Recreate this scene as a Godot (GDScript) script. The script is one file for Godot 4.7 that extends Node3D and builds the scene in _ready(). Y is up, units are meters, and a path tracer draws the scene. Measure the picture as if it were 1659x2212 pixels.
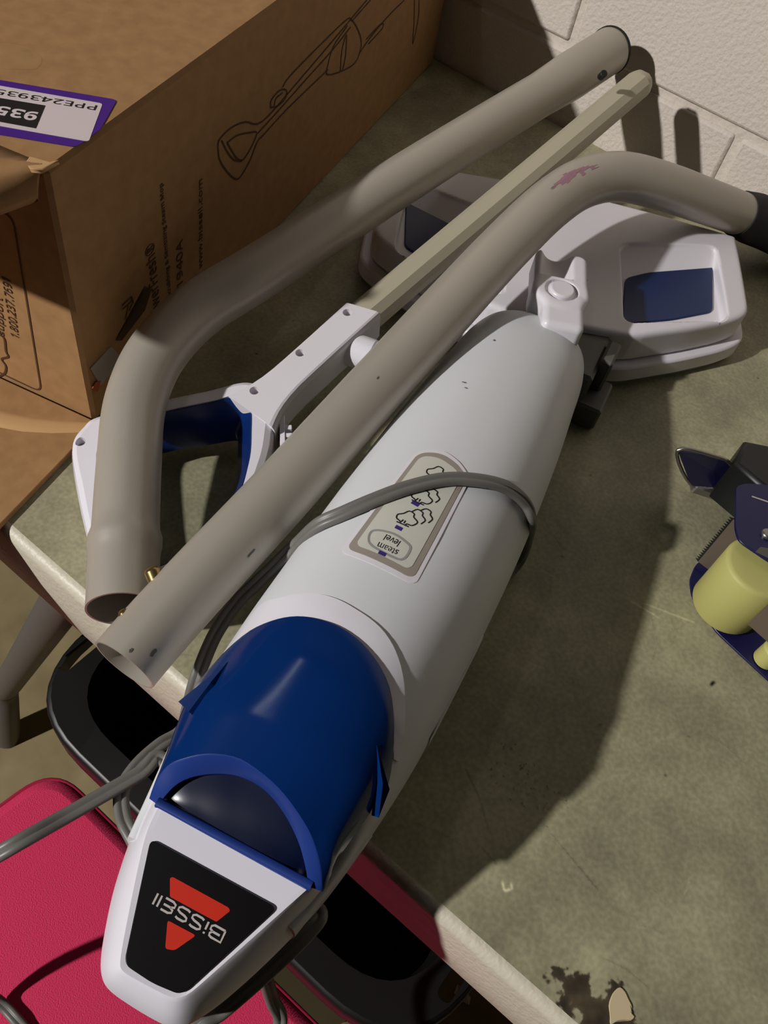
extends Node3D
# A steam mop lies in pieces on a folding table beside its carton, against a painted block wall.
# Metres; the table top is y = 0, x runs along the table's front edge, -z towards the wall.

const TAU_ := PI * 2.0
var M := {}
var used := {}

# ------------------------------------------------------------------ mesh helpers
class Mesher:
	var v := PackedVector3Array()
	var g := PackedInt32Array()
	func tri(a: Vector3, b: Vector3, c: Vector3, grp: int = 0) -> void:
		v.append(a); v.append(b); v.append(c)
		g.append(grp)
	func quad(a: Vector3, b: Vector3, c: Vector3, d: Vector3, grp: int = 0) -> void:
		tri(a, b, c, grp); tri(a, c, d, grp)
	func grid(rows: Array, closed: bool, grp: int = 0, wrap: bool = false) -> void:
		var n: int = rows[0].size()
		for i in (rows.size() if wrap else rows.size() - 1):
			var r = rows[i]
			var s = rows[(i + 1) % rows.size()]
			for j in (n if closed else n - 1):
				var k: int = (j + 1) % n
				quad(r[j], r[k], s[k], s[j], grp)
	func fan(ring, flip: bool, grp: int = 0) -> void:
		var c := Vector3.ZERO
		for p in ring: c += p
		c /= ring.size()
		for j in ring.size():
			var a: Vector3 = ring[j]
			var b: Vector3 = ring[(j + 1) % ring.size()]
			if flip: tri(c, b, a, grp)
			else: tri(c, a, b, grp)
	func box(lo: Vector3, hi: Vector3, xf: Transform3D = Transform3D.IDENTITY, bev: float = 0.0) -> void:
		# a bevelled box: 24 corner points, faces, bevel strips and corner triangles
		var c := (lo + hi) / 2.0
		var h := (hi - lo) / 2.0
		var P := func(sx: int, sy: int, sz: int, ax: int) -> Vector3:
			var q := Vector3(sx * (h.x - bev), sy * (h.y - bev), sz * (h.z - bev))
			q[ax] = [sx, sy, sz][ax] * h[ax]
			return xf * (c + q)
		for ax in 3:
			for s in [-1, 1]:
				var u := (ax + 1) % 3
				var w := (ax + 2) % 3
				var cs := []
				for k in [[-1, -1], [1, -1], [1, 1], [-1, 1]]:
					var t := [0, 0, 0]
					t[ax] = s; t[u] = k[0]; t[w] = k[1]
					cs.append(P.call(t[0], t[1], t[2], ax))
				if s > 0: quad(cs[3], cs[2], cs[1], cs[0], -1)
				else: quad(cs[0], cs[1], cs[2], cs[3], -1)
		if bev <= 0.0: return
		for ax in 3:
			var u := (ax + 1) % 3
			var w := (ax + 2) % 3
			for su in [-1, 1]:
				for sw in [-1, 1]:
					var a := [0, 0, 0]; var b := [0, 0, 0]
					a[ax] = -1; b[ax] = 1
					a[u] = su; b[u] = su; a[w] = sw; b[w] = sw
					var p1: Vector3 = P.call(a[0], a[1], a[2], u); var p2: Vector3 = P.call(b[0], b[1], b[2], u)
					var p3: Vector3 = P.call(b[0], b[1], b[2], w); var p4: Vector3 = P.call(a[0], a[1], a[2], w)
					if su * sw > 0: quad(p4, p3, p2, p1, -1)
					else: quad(p1, p2, p3, p4, -1)
		for sx in [-1, 1]:
			for sy in [-1, 1]:
				for sz in [-1, 1]:
					var a: Vector3 = P.call(sx, sy, sz, 0); var b: Vector3 = P.call(sx, sy, sz, 1); var d: Vector3 = P.call(sx, sy, sz, 2)
					if sx * sy * sz > 0: tri(a, d, b, -1)
					else: tri(a, b, d, -1)
	func mesh(m: Material, orient: bool = true, uvf = null) -> ArrayMesh:
		var vol := 0.0
		for i in range(0, v.size(), 3): vol += v[i].dot(v[i + 1].cross(v[i + 2]))
		var flip := orient and vol > 0.0
		var st := SurfaceTool.new()
		st.begin(Mesh.PRIMITIVE_TRIANGLES)
		for i in g.size():
			st.set_smooth_group(g[i])
			for k in ([0, 2, 1] if flip else [0, 1, 2]):
				var p: Vector3 = v[i * 3 + k]
				if uvf != null: st.set_uv(uvf.call(p))
				st.add_vertex(p)
		st.generate_normals()
		st.set_material(m)
		return st.commit()

func numbered(called: String) -> String:
	var n: int = used.get(called, 0)
	used[called] = n + 1
	return called if n == 0 else "%s_%03d" % [called, n]

func put(called: String, mesh: Mesh, m: Material, parent: Node = self) -> MeshInstance3D:
	var o := MeshInstance3D.new()
	o.name = numbered(called) if parent == self else called
	o.mesh = mesh
	if m: o.material_override = m
	o.cast_shadow = GeometryInstance3D.SHADOW_CASTING_SETTING_ON
	parent.add_child(o, true)
	return o

func part(called: String, b: Mesher, m: Material, parent: Node = self, orient: bool = true, uvf = null) -> MeshInstance3D:
	return put(called, b.mesh(m, orient, uvf), null, parent)

func thing(called: String, label: String, category: String, xf: Transform3D = Transform3D.IDENTITY) -> Node3D:
	var o := Node3D.new()
	o.name = numbered(called)
	o.transform = xf
	o.set_meta("label", label)
	o.set_meta("category", category)
	add_child(o, true)
	return o

func spline(c: Array, per: int, closed: bool = false) -> Array:
	var out := []
	var n := c.size()
	for i in (n if closed else n - 1):
		var a = c[(i - 1 + n) % n] if closed or i > 0 else c[0] * 2.0 - c[1]
		var b = c[i]
		var d = c[(i + 1) % n]
		var e = c[(i + 2) % n] if closed or i + 2 < n else c[n - 1] * 2.0 - c[n - 2]
		for k in per:
			out.append(b.cubic_interpolate(d, a, e, float(k) / per))
	if not closed: out.append(c[n - 1])
	return out

func frames(pts: Array, up: Vector3) -> Array:
	# [tangent, side, normal] at each point, carried along without twist
	var out := []
	var nrm := up
	for i in pts.size():
		var t: Vector3 = (pts[mini(i + 1, pts.size() - 1)] - pts[maxi(i - 1, 0)]).normalized()
		nrm = (nrm - t * nrm.dot(t)).normalized()
		out.append([t, t.cross(nrm), nrm])
	return out

func ring(c: Vector3, u: Vector3, w: Vector3, r: float, n: int) -> Array:
	var out := []
	for k in n:
		var a := TAU_ * k / n
		out.append(c + u * cos(a) * r + w * sin(a) * r)
	return out

func pipe(b: Mesher, pts: Array, radii: Array, n: int, wall: float = 0.0) -> void:
	# a tube along pts; with a wall it is hollow with open ends
	var fr := frames(pts, Vector3.UP)
	var rows := []
	var inner := []
	for i in pts.size():
		var q := float(i) / (pts.size() - 1) * (radii.size() - 1)
		var k := mini(int(q), radii.size() - 2)
		var r := lerpf(radii[k], radii[k + 1], q - k)
		rows.append(ring(pts[i], fr[i][1], fr[i][2], r, n))
		if wall > 0.0: inner.append(ring(pts[i], fr[i][1], fr[i][2], r - wall, n))
	b.grid(rows, true, 0)
	if wall > 0.0:
		inner.reverse()
		b.grid(inner, true, 1)
		b.grid([inner[-1], rows[0]], true, 2)
		b.grid([rows[-1], inner[0]], true, 3)
	else:
		b.fan(rows[0], true, 2)
		b.fan(rows[-1], false, 3)

func sweep(b: Mesher, pts: Array, prof: PackedVector2Array, fr: Array, closed: bool = false) -> void:
	var rows := []
	for i in pts.size():
		var r := []
		for p in prof: r.append(pts[i] + fr[i][1] * p.x + fr[i][2] * p.y)
		rows.append(r)
	b.grid(rows, true, 0, closed)
	if not closed:
		b.fan(rows[0], true, 2)
		b.fan(rows[-1], false, 3)

func round_poly(p: Array, r: float, n: int = 4) -> Array:
	var out := []
	for i in p.size():
		var a: Vector2 = p[(i - 1 + p.size()) % p.size()]
		var c: Vector2 = p[i]
		var d: Vector2 = p[(i + 1) % p.size()]
		var k := minf(r, minf(a.distance_to(c), c.distance_to(d)) * 0.49)
		var s := c + (a - c).normalized() * k
		var e := c + (d - c).normalized() * k
		for j in n + 1:
			var t := float(j) / n
			out.append(s.lerp(c, t).lerp(c.lerp(e, t), t))
	return out

func inset(p: Array, d: float) -> Array:
	# move every edge of a closed outline inwards by d
	var area := 0.0
	for i in p.size(): area += p[i].cross(p[(i + 1) % p.size()])
	var s := signf(area)
	var out := []
	for i in p.size():
		var e1: Vector2 = (p[i] - p[(i - 1 + p.size()) % p.size()]).normalized()
		var e2: Vector2 = (p[(i + 1) % p.size()] - p[i]).normalized()
		var m := (Vector2(-e1.y, e1.x) + Vector2(-e2.y, e2.x)) * s
		var l := m.length_squared()
		out.append(p[i] + (m * (2.0 * d / l) if l > 0.3 else m.normalized() * d))
	return out

func at_y(p: Array, y: float) -> Array:
	var out := []
	for q in p: out.append(Vector3(q.x, y, q.y))
	return out

func fill(b: Mesher, pts3: Array, p2: Array, flip: bool, grp: int) -> void:
	var idx := Geometry2D.triangulate_polygon(PackedVector2Array(p2))
	for i in range(0, idx.size(), 3):
		if flip: b.tri(pts3[idx[i]], pts3[idx[i + 2]], pts3[idx[i + 1]], grp)
		else: b.tri(pts3[idx[i]], pts3[idx[i + 1]], pts3[idx[i + 2]], grp)

func slab(b: Mesher, p: Array, y0: float, y1: float, bev: float = 0.0, xf: Transform3D = Transform3D.IDENTITY) -> void:
	# an outline in x, z raised from y0 to y1 with a rounded upper edge
	var rows := [at_y(p, y0), at_y(p, y1 - bev)]
	if bev > 0.0:
		rows.append(at_y(inset(p, bev * 0.3), y1 - bev * 0.3))
		rows.append(at_y(inset(p, bev), y1))
	for r in rows:
		for i in r.size(): r[i] = xf * r[i]
	b.grid(rows.slice(0, 2), true, 1)
	if bev > 0.0: b.grid(rows.slice(1), true, 0)
	var ccw := Geometry2D.is_polygon_clockwise(PackedVector2Array(p))
	var top := inset(p, bev) if bev > 0.0 else p
	var f0 := Mesher.new()
	fill(f0, rows[-1], top, false, 2)
	# match the caps to the sides by the sign of their normals
	var n: Vector3 = (f0.v[1] - f0.v[0]).cross(f0.v[2] - f0.v[0])
	var area := 0.0
	for i in p.size(): area += p[i].cross(p[(i + 1) % p.size()])
	var up: bool = n.dot(xf.basis.y) > 0.0
	var want_up := area > 0.0
	fill(b, rows[-1], top, up != want_up, 2)
	fill(b, rows[0], p, up == want_up, 3)

func pill(b: Mesher, c: Vector3, axis: Vector3, r: float, l: float, bev: float, n: int = 28) -> void:
	# a bevelled disc or peg from c along axis
	var u := axis.cross(Vector3(0.3, 0.9, 0.2)).normalized()
	var w := axis.cross(u).normalized()
	var a := axis.normalized()
	b.grid([ring(c, u, w, r, n), ring(c + a * (l - bev), u, w, r, n)], true, 1)
	b.grid([ring(c + a * (l - bev), u, w, r, n), ring(c + a * (l - bev * 0.3), u, w, r - bev * 0.3, n), ring(c + a * l, u, w, r - bev, n)], true, 0)
	b.fan(ring(c + a * l, u, w, r - bev, n), false, 2)
	b.fan(ring(c, u, w, r, n), true, 3)

func ribbon(b: Mesher, pts: Array, nrm: Vector3, w: float, closed: bool = false) -> void:
	# a printed line of width w lying on a surface
	var n := pts.size()
	var l := []
	var r := []
	for i in n:
		var p0: Vector3 = pts[(i - 1 + n) % n] if closed or i > 0 else pts[i]
		var p1: Vector3 = pts[(i + 1) % n] if closed or i < n - 1 else pts[i]
		var s := (p1 - p0).normalized().cross(nrm).normalized() * w / 2.0
		l.append(pts[i] + s)
		r.append(pts[i] - s)
	for i in (n if closed else n - 1):
		var k := (i + 1) % n
		b.quad(l[i], l[k], r[k], r[i], -1)

func lettering(parent: Node, called: String, text: String, at: Vector3, right: Vector3, up: Vector3, width: float, height: float, m: Material, bold: bool = false) -> MeshInstance3D:
	var f := SystemFont.new()
	f.font_names = PackedStringArray(["Droid Sans"])
	if bold: f.font_weight = 700
	var t := TextMesh.new()
	t.text = text
	t.font = f
	t.font_size = 48
	t.pixel_size = 0.01
	t.depth = 0.02
	t.curve_step = 2.0
	var box := t.get_aabb()
	var o := MeshInstance3D.new()
	o.name = called
	o.mesh = t
	o.material_override = m
	var x := right.normalized() * width / box.size.x
	var y := (up - right.normalized() * up.dot(right.normalized())).normalized() * height / box.size.y
	var z := x.cross(y).normalized() * 0.01
	o.transform = Transform3D(Basis(x, y, z), at - Basis(x, y, z) * box.get_center())
	parent.add_child(o, true)
	return o

# surface nets: meshes the zero level of a distance function, with exact normals
func nets(f: Callable, lo: Vector3, hi: Vector3, c: float) -> ArrayMesh:
	var nx := int(ceil((hi.x - lo.x) / c / 4.0)) * 4
	var ny := int(ceil((hi.y - lo.y) / c / 4.0)) * 4
	var nz := int(ceil((hi.z - lo.z) / c / 4.0)) * 4
	var sx := nx + 1
	var sxy := sx * (ny + 1)
	var d := PackedFloat32Array()
	d.resize(sxy * (nz + 1))
	d.fill(1.0)
	for bz in range(0, nz, 4):
		for by in range(0, ny, 4):
			for bx in range(0, nx, 4):
				var m: float = f.call(lo + Vector3(bx + 2, by + 2, bz + 2) * c)
				var far := absf(m) > c * 5.5
				for z in range(bz, bz + 5):
					for y in range(by, by + 5):
						for x in range(bx, bx + 5):
							var i := x + y * sx + z * sxy
							if far:
								if d[i] == 1.0: d[i] = signf(m) * 0.99
							elif absf(d[i]) > 0.98: d[i] = f.call(lo + Vector3(x, y, z) * c)
	var cell := {}
	var vs := PackedVector3Array()
	var off := [0, 1, sx, sx + 1, sxy, sxy + 1, sxy + sx, sxy + sx + 1]
	var edges := [[0, 1], [2, 3], [4, 5], [6, 7], [0, 2], [1, 3], [4, 6], [5, 7], [0, 4], [1, 5], [2, 6], [3, 7]]
	for z in nz:
		for y in ny:
			for x in nx:
				var i := x + y * sx + z * sxy
				var s := 0
				for k in 8:
					if d[i + off[k]] < 0.0: s += 1
				if s == 0 or s == 8: continue
				var p := Vector3.ZERO
				var n := 0
				for e in edges:
					var a: float = d[i + off[e[0]]]
					var b: float = d[i + off[e[1]]]
					if (a < 0.0) != (b < 0.0):
						var t := a / (a - b)
						var pa := Vector3(e[0] & 1, (e[0] >> 1) & 1, e[0] >> 2)
						var pb := Vector3(e[1] & 1, (e[1] >> 1) & 1, e[1] >> 2)
						p += pa.lerp(pb, t)
						n += 1
				cell[i] = vs.size()
				vs.append(lo + (Vector3(x, y, z) + p / n) * c)
	var ns := PackedVector3Array()
	var h := c * 0.25
	for k in vs.size():
		var p := vs[k]
		var g := Vector3.UP
		for it in 2:
			var v0: float = f.call(p)
			g = Vector3(f.call(p + Vector3(h, 0, 0)) - v0, f.call(p + Vector3(0, h, 0)) - v0, f.call(p + Vector3(0, 0, h)) - v0) / h
			if g.length() < 0.01: g = Vector3.UP
			if it == 0: p -= (g / g.length_squared() * v0).limit_length(c * 0.8)
		vs[k] = p
		ns.append(g.normalized())
	var idx := PackedInt32Array()
	for i in cell:
		var z: int = i / sxy
		var y: int = (i % sxy) / sx
		var x: int = i % sx
		var a := d[i] < 0.0
		for ax in 3:
			var st: int = [1, sx, sxy][ax]
			var u: int = [sx, sxy, 1][ax]
			var w: int = [sxy, 1, sx][ax]
			if [y, z, x][ax] == 0 or [z, x, y][ax] == 0: continue
			if a == (d[i + st] < 0.0): continue
			if not (cell.has(i - u) and cell.has(i - w) and cell.has(i - u - w)): continue
			var q := [cell[i], cell[i - u], cell[i - u - w], cell[i - w]]
			if a: q.reverse()
			for k in [0, 1, 2, 0, 2, 3]: idx.append(q[k])
	var arr := []
	arr.resize(Mesh.ARRAY_MAX)
	arr[Mesh.ARRAY_VERTEX] = vs
	arr[Mesh.ARRAY_NORMAL] = ns
	arr[Mesh.ARRAY_INDEX] = idx
	var me := ArrayMesh.new()
	me.add_surface_from_arrays(Mesh.PRIMITIVE_TRIANGLES, arr)
	return me

func smin(a: float, b: float, k: float) -> float:
	var h := maxf(k - absf(a - b), 0.0) / k
	return minf(a, b) - h * h * k * 0.25

func smax(a: float, b: float, k: float) -> float:
	return -smin(-a, -b, k)

func sd_box(p: Vector3, h: Vector3, r: float) -> float:
	var q := p.abs() - h + Vector3.ONE * r
	return q.max(Vector3.ZERO).length() + minf(maxf(q.x, maxf(q.y, q.z)), 0.0) - r

func sd_poly(p: Vector2, v: PackedVector2Array) -> float:
	var n := v.size()
	var d := INF
	var s := 1.0
	var j := n - 1
	for i in n:
		var e := v[j] - v[i]
		var w := p - v[i]
		var b := w - e * clampf(w.dot(e) / e.dot(e), 0.0, 1.0)
		d = minf(d, b.dot(b))
		var c1 := p.y >= v[i].y
		var c2 := p.y < v[j].y
		var c3 := e.x * w.y > e.y * w.x
		if (c1 and c2 and c3) or (not c1 and not c2 and not c3): s = -s
		j = i
	return s * sqrt(d)

# ------------------------------------------------------------------ materials
func paint(col: Color, rough: float, metal: float = 0.0) -> StandardMaterial3D:
	var m := StandardMaterial3D.new()
	m.albedo_color = col
	m.roughness = rough
	m.metallic = metal
	return m

func noise(freq: float, sd: int, oct: int = 3) -> FastNoiseLite:
	var n := FastNoiseLite.new()
	n.noise_type = FastNoiseLite.TYPE_SIMPLEX_SMOOTH
	n.seed = sd
	n.frequency = freq
	n.fractal_octaves = oct
	return n

func rough_skin(m: StandardMaterial3D, freq: float, tiles: float, strength: float, sd: int, oct: int = 3) -> void:
	# fine relief, mapped from the world so that it needs no coordinates
	var t := NoiseTexture2D.new()
	t.width = 512
	t.height = 512
	t.seamless = true
	t.as_normal_map = true
	t.bump_strength = strength
	t.noise = noise(freq, sd, oct)
	m.normal_enabled = true
	m.normal_texture = t
	m.normal_scale = 1.0
	m.uv1_triplanar = true
	m.uv1_world_triplanar = true
	m.uv1_scale = Vector3.ONE * tiles

func mottle(m: StandardMaterial3D, freq: float, tiles: float, dark: Color, light: Color, sd: int, oct: int = 4) -> void:
	var t := NoiseTexture2D.new()
	t.width = 512
	t.height = 512
	t.seamless = true
	t.noise = noise(freq, sd, oct)
	var gr := Gradient.new()
	gr.set_color(0, dark)
	gr.set_color(1, light)
	t.color_ramp = gr
	m.albedo_color = Color.WHITE
	m.albedo_texture = t
	m.uv1_triplanar = true
	m.uv1_world_triplanar = true
	m.uv1_scale = Vector3.ONE * tiles

func materials() -> void:
	M.white = paint(Color(0.885, 0.865, 0.885), 0.32)
	M.gloss_white = paint(Color(0.90, 0.885, 0.915), 0.13)
	M.body = paint(Color(0.85, 0.855, 0.865), 0.42)
	M.blue = paint(Color(0.045, 0.16, 0.40), 0.28)
	M.tank = paint(Color(0.03, 0.165, 0.385), 0.14)
	M.deep = paint(Color(0.02, 0.06, 0.17), 0.3)
	M.rim_blue = paint(Color(0.12, 0.22, 0.5), 0.35)
	M.window = paint(Color(0.035, 0.14, 0.33), 0.45)
	M.black = paint(Color(0.05, 0.04, 0.04), 0.3)
	M.red = paint(Color(0.80, 0.16, 0.07), 0.4)
	M.print_white = paint(Color(0.74, 0.70, 0.68), 0.5)
	M.ink = paint(Color(0.10, 0.09, 0.08), 0.6)
	M.purple_ink = paint(Color(0.20, 0.13, 0.46), 0.5)
	M.panel = paint(Color(0.80, 0.79, 0.745), 0.4)
	M.panel_frame = paint(Color(0.60, 0.56, 0.52), 0.45)
	M.panel_line = paint(Color(0.58, 0.57, 0.56), 0.45)
	M.tube = paint(Color(0.69, 0.66, 0.61), 0.38, 0.25)
	M.shaft = paint(Color(0.72, 0.69, 0.60), 0.5, 0.1)
	M.cord = paint(Color(0.43, 0.42, 0.40), 0.42)
	M.grip = paint(Color(0.055, 0.05, 0.045), 0.75)
	M.brass = paint(Color(0.72, 0.62, 0.42), 0.25, 0.9)
	M.steel = paint(Color(0.62, 0.60, 0.58), 0.3, 0.85)
	M.plate = paint(Color(0.47, 0.42, 0.37), 0.4, 0.45)
	M.joint = paint(Color(0.33, 0.325, 0.30), 0.5)
	M.navy = paint(Color(0.075, 0.075, 0.26), 0.35)
	M.frame_black = paint(Color(0.075, 0.08, 0.08), 0.45)
	M.roller = paint(Color(0.735, 0.715, 0.43), 0.55)
	M.bin = paint(Color(0.075, 0.073, 0.07), 0.42)
	M.leg = paint(Color(0.40, 0.375, 0.35), 0.5, 0.2)
	M.board = paint(Color(0.70, 0.53, 0.345), 0.85)
	mottle(M.board, 0.02, 6.0, Color(0.585, 0.435, 0.27), Color(0.66, 0.50, 0.325), 3)
	M.board_print = paint(Color(0.30, 0.19, 0.09), 0.85)
	M.board_edge = paint(Color(0.76, 0.60, 0.41), 0.9)
	M.label_purple = paint(Color(0.30, 0.14, 0.52), 0.45)
	M.label_white = paint(Color(0.86, 0.80, 0.80), 0.45)
	M.label_black = paint(Color(0.14, 0.125, 0.115), 0.5)
	M.clear = paint(Color(0.80, 0.66, 0.47, 0.10), 0.45)
	M.clear.transparency = BaseMaterial3D.TRANSPARENCY_ALPHA
	M.orange = paint(Color(0.66, 0.27, 0.12), 0.6)
	M.stain = paint(Color(0.62, 0.44, 0.50), 0.45)
	M.pink = paint(Color(0.84, 0.18, 0.36), 0.9)
	rough_skin(M.pink, 0.09, 14.0, 3.0, 12)
	M.pink_edge = paint(Color(0.62, 0.07, 0.22), 0.9)
	M.wall = paint(Color(0.84, 0.80, 0.75), 0.75)
	rough_skin(M.wall, 0.05, 6.0, 2.2, 5, 4)
	M.mortar = paint(Color(0.83, 0.79, 0.74), 0.8)
	rough_skin(M.mortar, 0.03, 5.0, 3.0, 6, 4)
	M.plain_wall = paint(Color(0.26, 0.255, 0.25), 0.9)
	M.floor = paint(Color(0.55, 0.49, 0.38), 0.8)
	mottle(M.floor, 0.012, 1.6, Color(0.48, 0.42, 0.29), Color(0.60, 0.54, 0.39), 8, 5)
	M.table_side = paint(Color(0.80, 0.77, 0.69), 0.45)
	rough_skin(M.table_side, 0.05, 8.0, 1.5, 9)
	M.table = table_material()

func table_material() -> StandardMaterial3D:
	# worn grey plastic: speckle, cloudy wear, scuffs, and the peeled patch by the front edge
	var w := 1350
	var h := 1125
	var x0 := -0.50
	var z0 := -0.88
	var px := 0.9 / w
	var cloud := noise(0.006, 21, 3).get_image(w, h).get_data()
	var fine := noise(0.16, 22, 2).get_image(w, h).get_data()
	var mid := noise(0.035, 23, 3).get_image(w, h).get_data()
	var lum := PackedFloat32Array()
	lum.resize(w * h)
	for i in w * h:
		lum[i] = 0.93 + (cloud[i] - 128) * 0.0011 + (mid[i] - 128) * 0.0004 + (fine[i] - 128) * 0.0007
	var rng := RandomNumberGenerator.new()
	rng.seed = 77
	var stroke := func(a: Vector2, b: Vector2, wd: float, k: float) -> void:
		var n := int(a.distance_to(b) * 1.4) + 1
		for s in n:
			var p := a.lerp(b, float(s) / n)
			var r := int(ceil(wd))
			for dy in range(-r, r + 1):
				for dx in range(-r, r + 1):
					var fall := clampf(1.0 - Vector2(dx, dy).length() / (wd + 0.5), 0.0, 1.0)
					var i := clampi(int(p.x) + dx, 0, w - 1) + clampi(int(p.y) + dy, 0, h - 1) * w
					lum[i] += k * fall * 0.5
	for q in 340:
		var a := Vector2(rng.randf() * w, rng.randf() * h)
		var d := Vector2.from_angle(rng.randf() * TAU_) * rng.randf_range(6.0, 60.0)
		var c := a + d.rotated(rng.randf_range(-0.3, 0.3)) * 0.5
		var k := -rng.randf_range(0.03, 0.13) if rng.randf() < 0.8 else rng.randf_range(0.03, 0.1)
		stroke.call(a, c, 0.6, k)
		stroke.call(c, a + d, 0.6, k)
	for q in 160:
		var a := Vector2(rng.randf() * w, rng.randf() * h)
		stroke.call(a, a + Vector2.from_angle(rng.randf() * TAU_) * rng.randf_range(0.5, 3.0), rng.randf_range(0.7, 1.8), -rng.randf_range(0.1, 0.35))
	var to := func(p: Vector2) -> Vector2: return Vector2((p.x - x0) / px, (p.y - z0) / px)
	# pale creases by the tape gun, a pale ring, pale rubbed spots, dark specks
	var marks := [[Vector2(0.0076, -0.3757), Vector2(0.0295, -0.3781), 1.2, 0.16], [Vector2(0.0154, -0.3806), Vector2(0.0497, -0.3922), 1.2, 0.15], [Vector2(-0.0123, -0.2035), Vector2(0.0034, -0.1953), 0.9, -0.2], [Vector2(0.0034, -0.1953), Vector2(0.0174, -0.1843), 0.7, -0.14], [Vector2(0.0200, -0.1735), Vector2(0.0322, -0.1718), 0.7, -0.16], [Vector2(0.0463, -0.2060), Vector2(0.0819, -0.1978), 0.7, -0.15], [Vector2(0.0391, -0.1661), Vector2(0.0426, -0.1631), 1.4, 0.3], [Vector2(0.0426, -0.1631), Vector2(0.0451, -0.1667), 1.4, 0.3], [Vector2(0.0451, -0.1667), Vector2(0.0428, -0.1693), 1.2, 0.25], [Vector2(0.0789, -0.3569), Vector2(0.0795, -0.3609), 2.0, -0.5]]
	for k in marks: stroke.call(to.call(k[0]), to.call(k[1]), k[2], k[3])
	for k in [[Vector2(0.0724, -0.3554), 46.0, 0.10], [Vector2(0.1335, -0.2448), 34.0, 0.10], [Vector2(0.0990, -0.1652), 16.0, 0.10], [Vector2(0.0961, -0.2044), 12.0, 0.1], [Vector2(0.0675, -0.1433), 20.0, 0.1]]:
		var c: Vector2 = to.call(k[0])
		for dy in range(-int(k[1]), int(k[1])):
			for dx in range(-int(k[1]), int(k[1])):
				var f = 1.0 - Vector2(dx, dy).length() / k[1]
				if f > 0.0: lum[clampi(int(c.x) + dx, 0, w - 1) + clampi(int(c.y) + dy, 0, h - 1) * w] += k[2] * f
	for q in 70:
		var a: Vector2 = to.call(Vector2(0.0205, -0.2215)) + Vector2(rng.randfn() * 20.0, rng.randfn() * 12.0)
		stroke.call(a, a + Vector2(rng.randf() * 2.0, rng.randf() * 2.0), rng.randf_range(0.3, 0.8), -rng.randf_range(0.1, 0.5))
	var data := PackedByteArray()
	data.resize(w * h * 3)
	var hole := PackedVector2Array()
	for p in [Vector2(0.0833, -0.1426), Vector2(0.0846, -0.1484), Vector2(0.0923, -0.1547), Vector2(0.0976, -0.1563), Vector2(0.1054, -0.1574), Vector2(0.1128, -0.1634), Vector2(0.1182, -0.1647), Vector2(0.1260, -0.1605), Vector2(0.1316, -0.1521), Vector2(0.1212, -0.1287), Vector2(0.1080, -0.1328), Vector2(0.0933, -0.1388)]: hole.append(to.call(p))
	for y in h:
		for x in w:
			var i := x + y * w
			var c := Color(0.635, 0.615, 0.495) * lum[i]
			if x > 780 and y > 940:
				var e := sd_poly(Vector2(x, y), hole) + (mid[i] - 128) * 0.12 + (fine[i] - 128) * 0.05
				if e < 0.0: c = c.lerp(Color(0.30, 0.255, 0.19) * (0.85 + (mid[i] - 128) * 0.004), clampf(-e / 3.0, 0.0, 0.92))
			data[i * 3] = clampi(int(c.r * 255.0), 0, 255)
			data[i * 3 + 1] = clampi(int(c.g * 255.0), 0, 255)
			data[i * 3 + 2] = clampi(int(c.b * 255.0), 0, 255)
	var m := paint(Color.WHITE, 0.5)
	m.albedo_texture = ImageTexture.create_from_image(Image.create_from_data(w, h, false, Image.FORMAT_RGB8, data))
	return m

# ------------------------------------------------------------------ the room
func structure(o: Node) -> void:
	o.set_meta("kind", "structure")

func room() -> void:
	var zw := -0.878
	var y0 := -0.74
	var y1 := 2.4
	var xl := -2.6
	var xr := 2.4
	var zf := 3.0
	var b := Mesher.new()
	b.box(Vector3(xl - 0.2, y0 - 0.15, zw - 0.2), Vector3(xr + 0.2, y0, zf + 0.2))
	structure(part("floor", b, M.floor))
	b = Mesher.new()
	b.box(Vector3(xl - 0.2, y1, zw - 0.2), Vector3(xr + 0.2, y1 + 0.15, zf + 0.2))
	structure(part("ceiling", b, M.plain_wall))
	b = Mesher.new()
	b.box(Vector3(xl - 0.15, y0, zw - 0.2), Vector3(xl, y1, zf + 0.15))
	structure(part("wall_left", b, M.plain_wall))
	b = Mesher.new()
	b.box(Vector3(xr, y0, zw - 0.2), Vector3(xr + 0.15, y1, zf + 0.15))
	structure(part("wall_right", b, M.plain_wall))
	b = Mesher.new()
	b.box(Vector3(xl, y0, zf), Vector3(xr, y1, zf + 0.15))
	structure(part("wall_front", b, M.plain_wall))
	# the painted block wall: a mortar bed with every block proud of it
	b = Mesher.new()
	b.box(Vector3(xl, y0, zw - 0.2), Vector3(xr, y1, zw - 0.004))
	var wall := part("wall_back", b, M.mortar)
	structure(wall)
	var variants := []
	var rng := RandomNumberGenerator.new()
	rng.seed = 5
	for k in 3:
		b = Mesher.new()
		var outline := round_poly([Vector2(-0.199, -0.0975), Vector2(0.199, -0.0975), Vector2(0.199, 0.0975), Vector2(-0.199, 0.0975)], 0.004, 2)
		slab(b, outline, -0.02, 0.004, 0.0035, Transform3D(Basis(Vector3.RIGHT, Vector3.BACK, Vector3.DOWN), Vector3.ZERO))
		variants.append(b.mesh(M.wall))
	var bed := 0.076
	var joint := -0.372
	for row in range(-4, 9):
		var y := bed + row * 0.203 + 0.1015
		for col in range(-6, 8):
			var x := joint + col * 0.406 + 0.203 + (0.0 if posmod(row, 2) == 0 else 0.203)
			if x < xl + 0.19 or x > xr - 0.19 or y < y0 + 0.05 or y > y1 - 0.09: continue
			var o := put("block", variants[rng.randi() % 3], null, wall)
			o.position = Vector3(x, y, zw - 0.004 + rng.randf_range(-0.0006, 0.0004))

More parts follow.
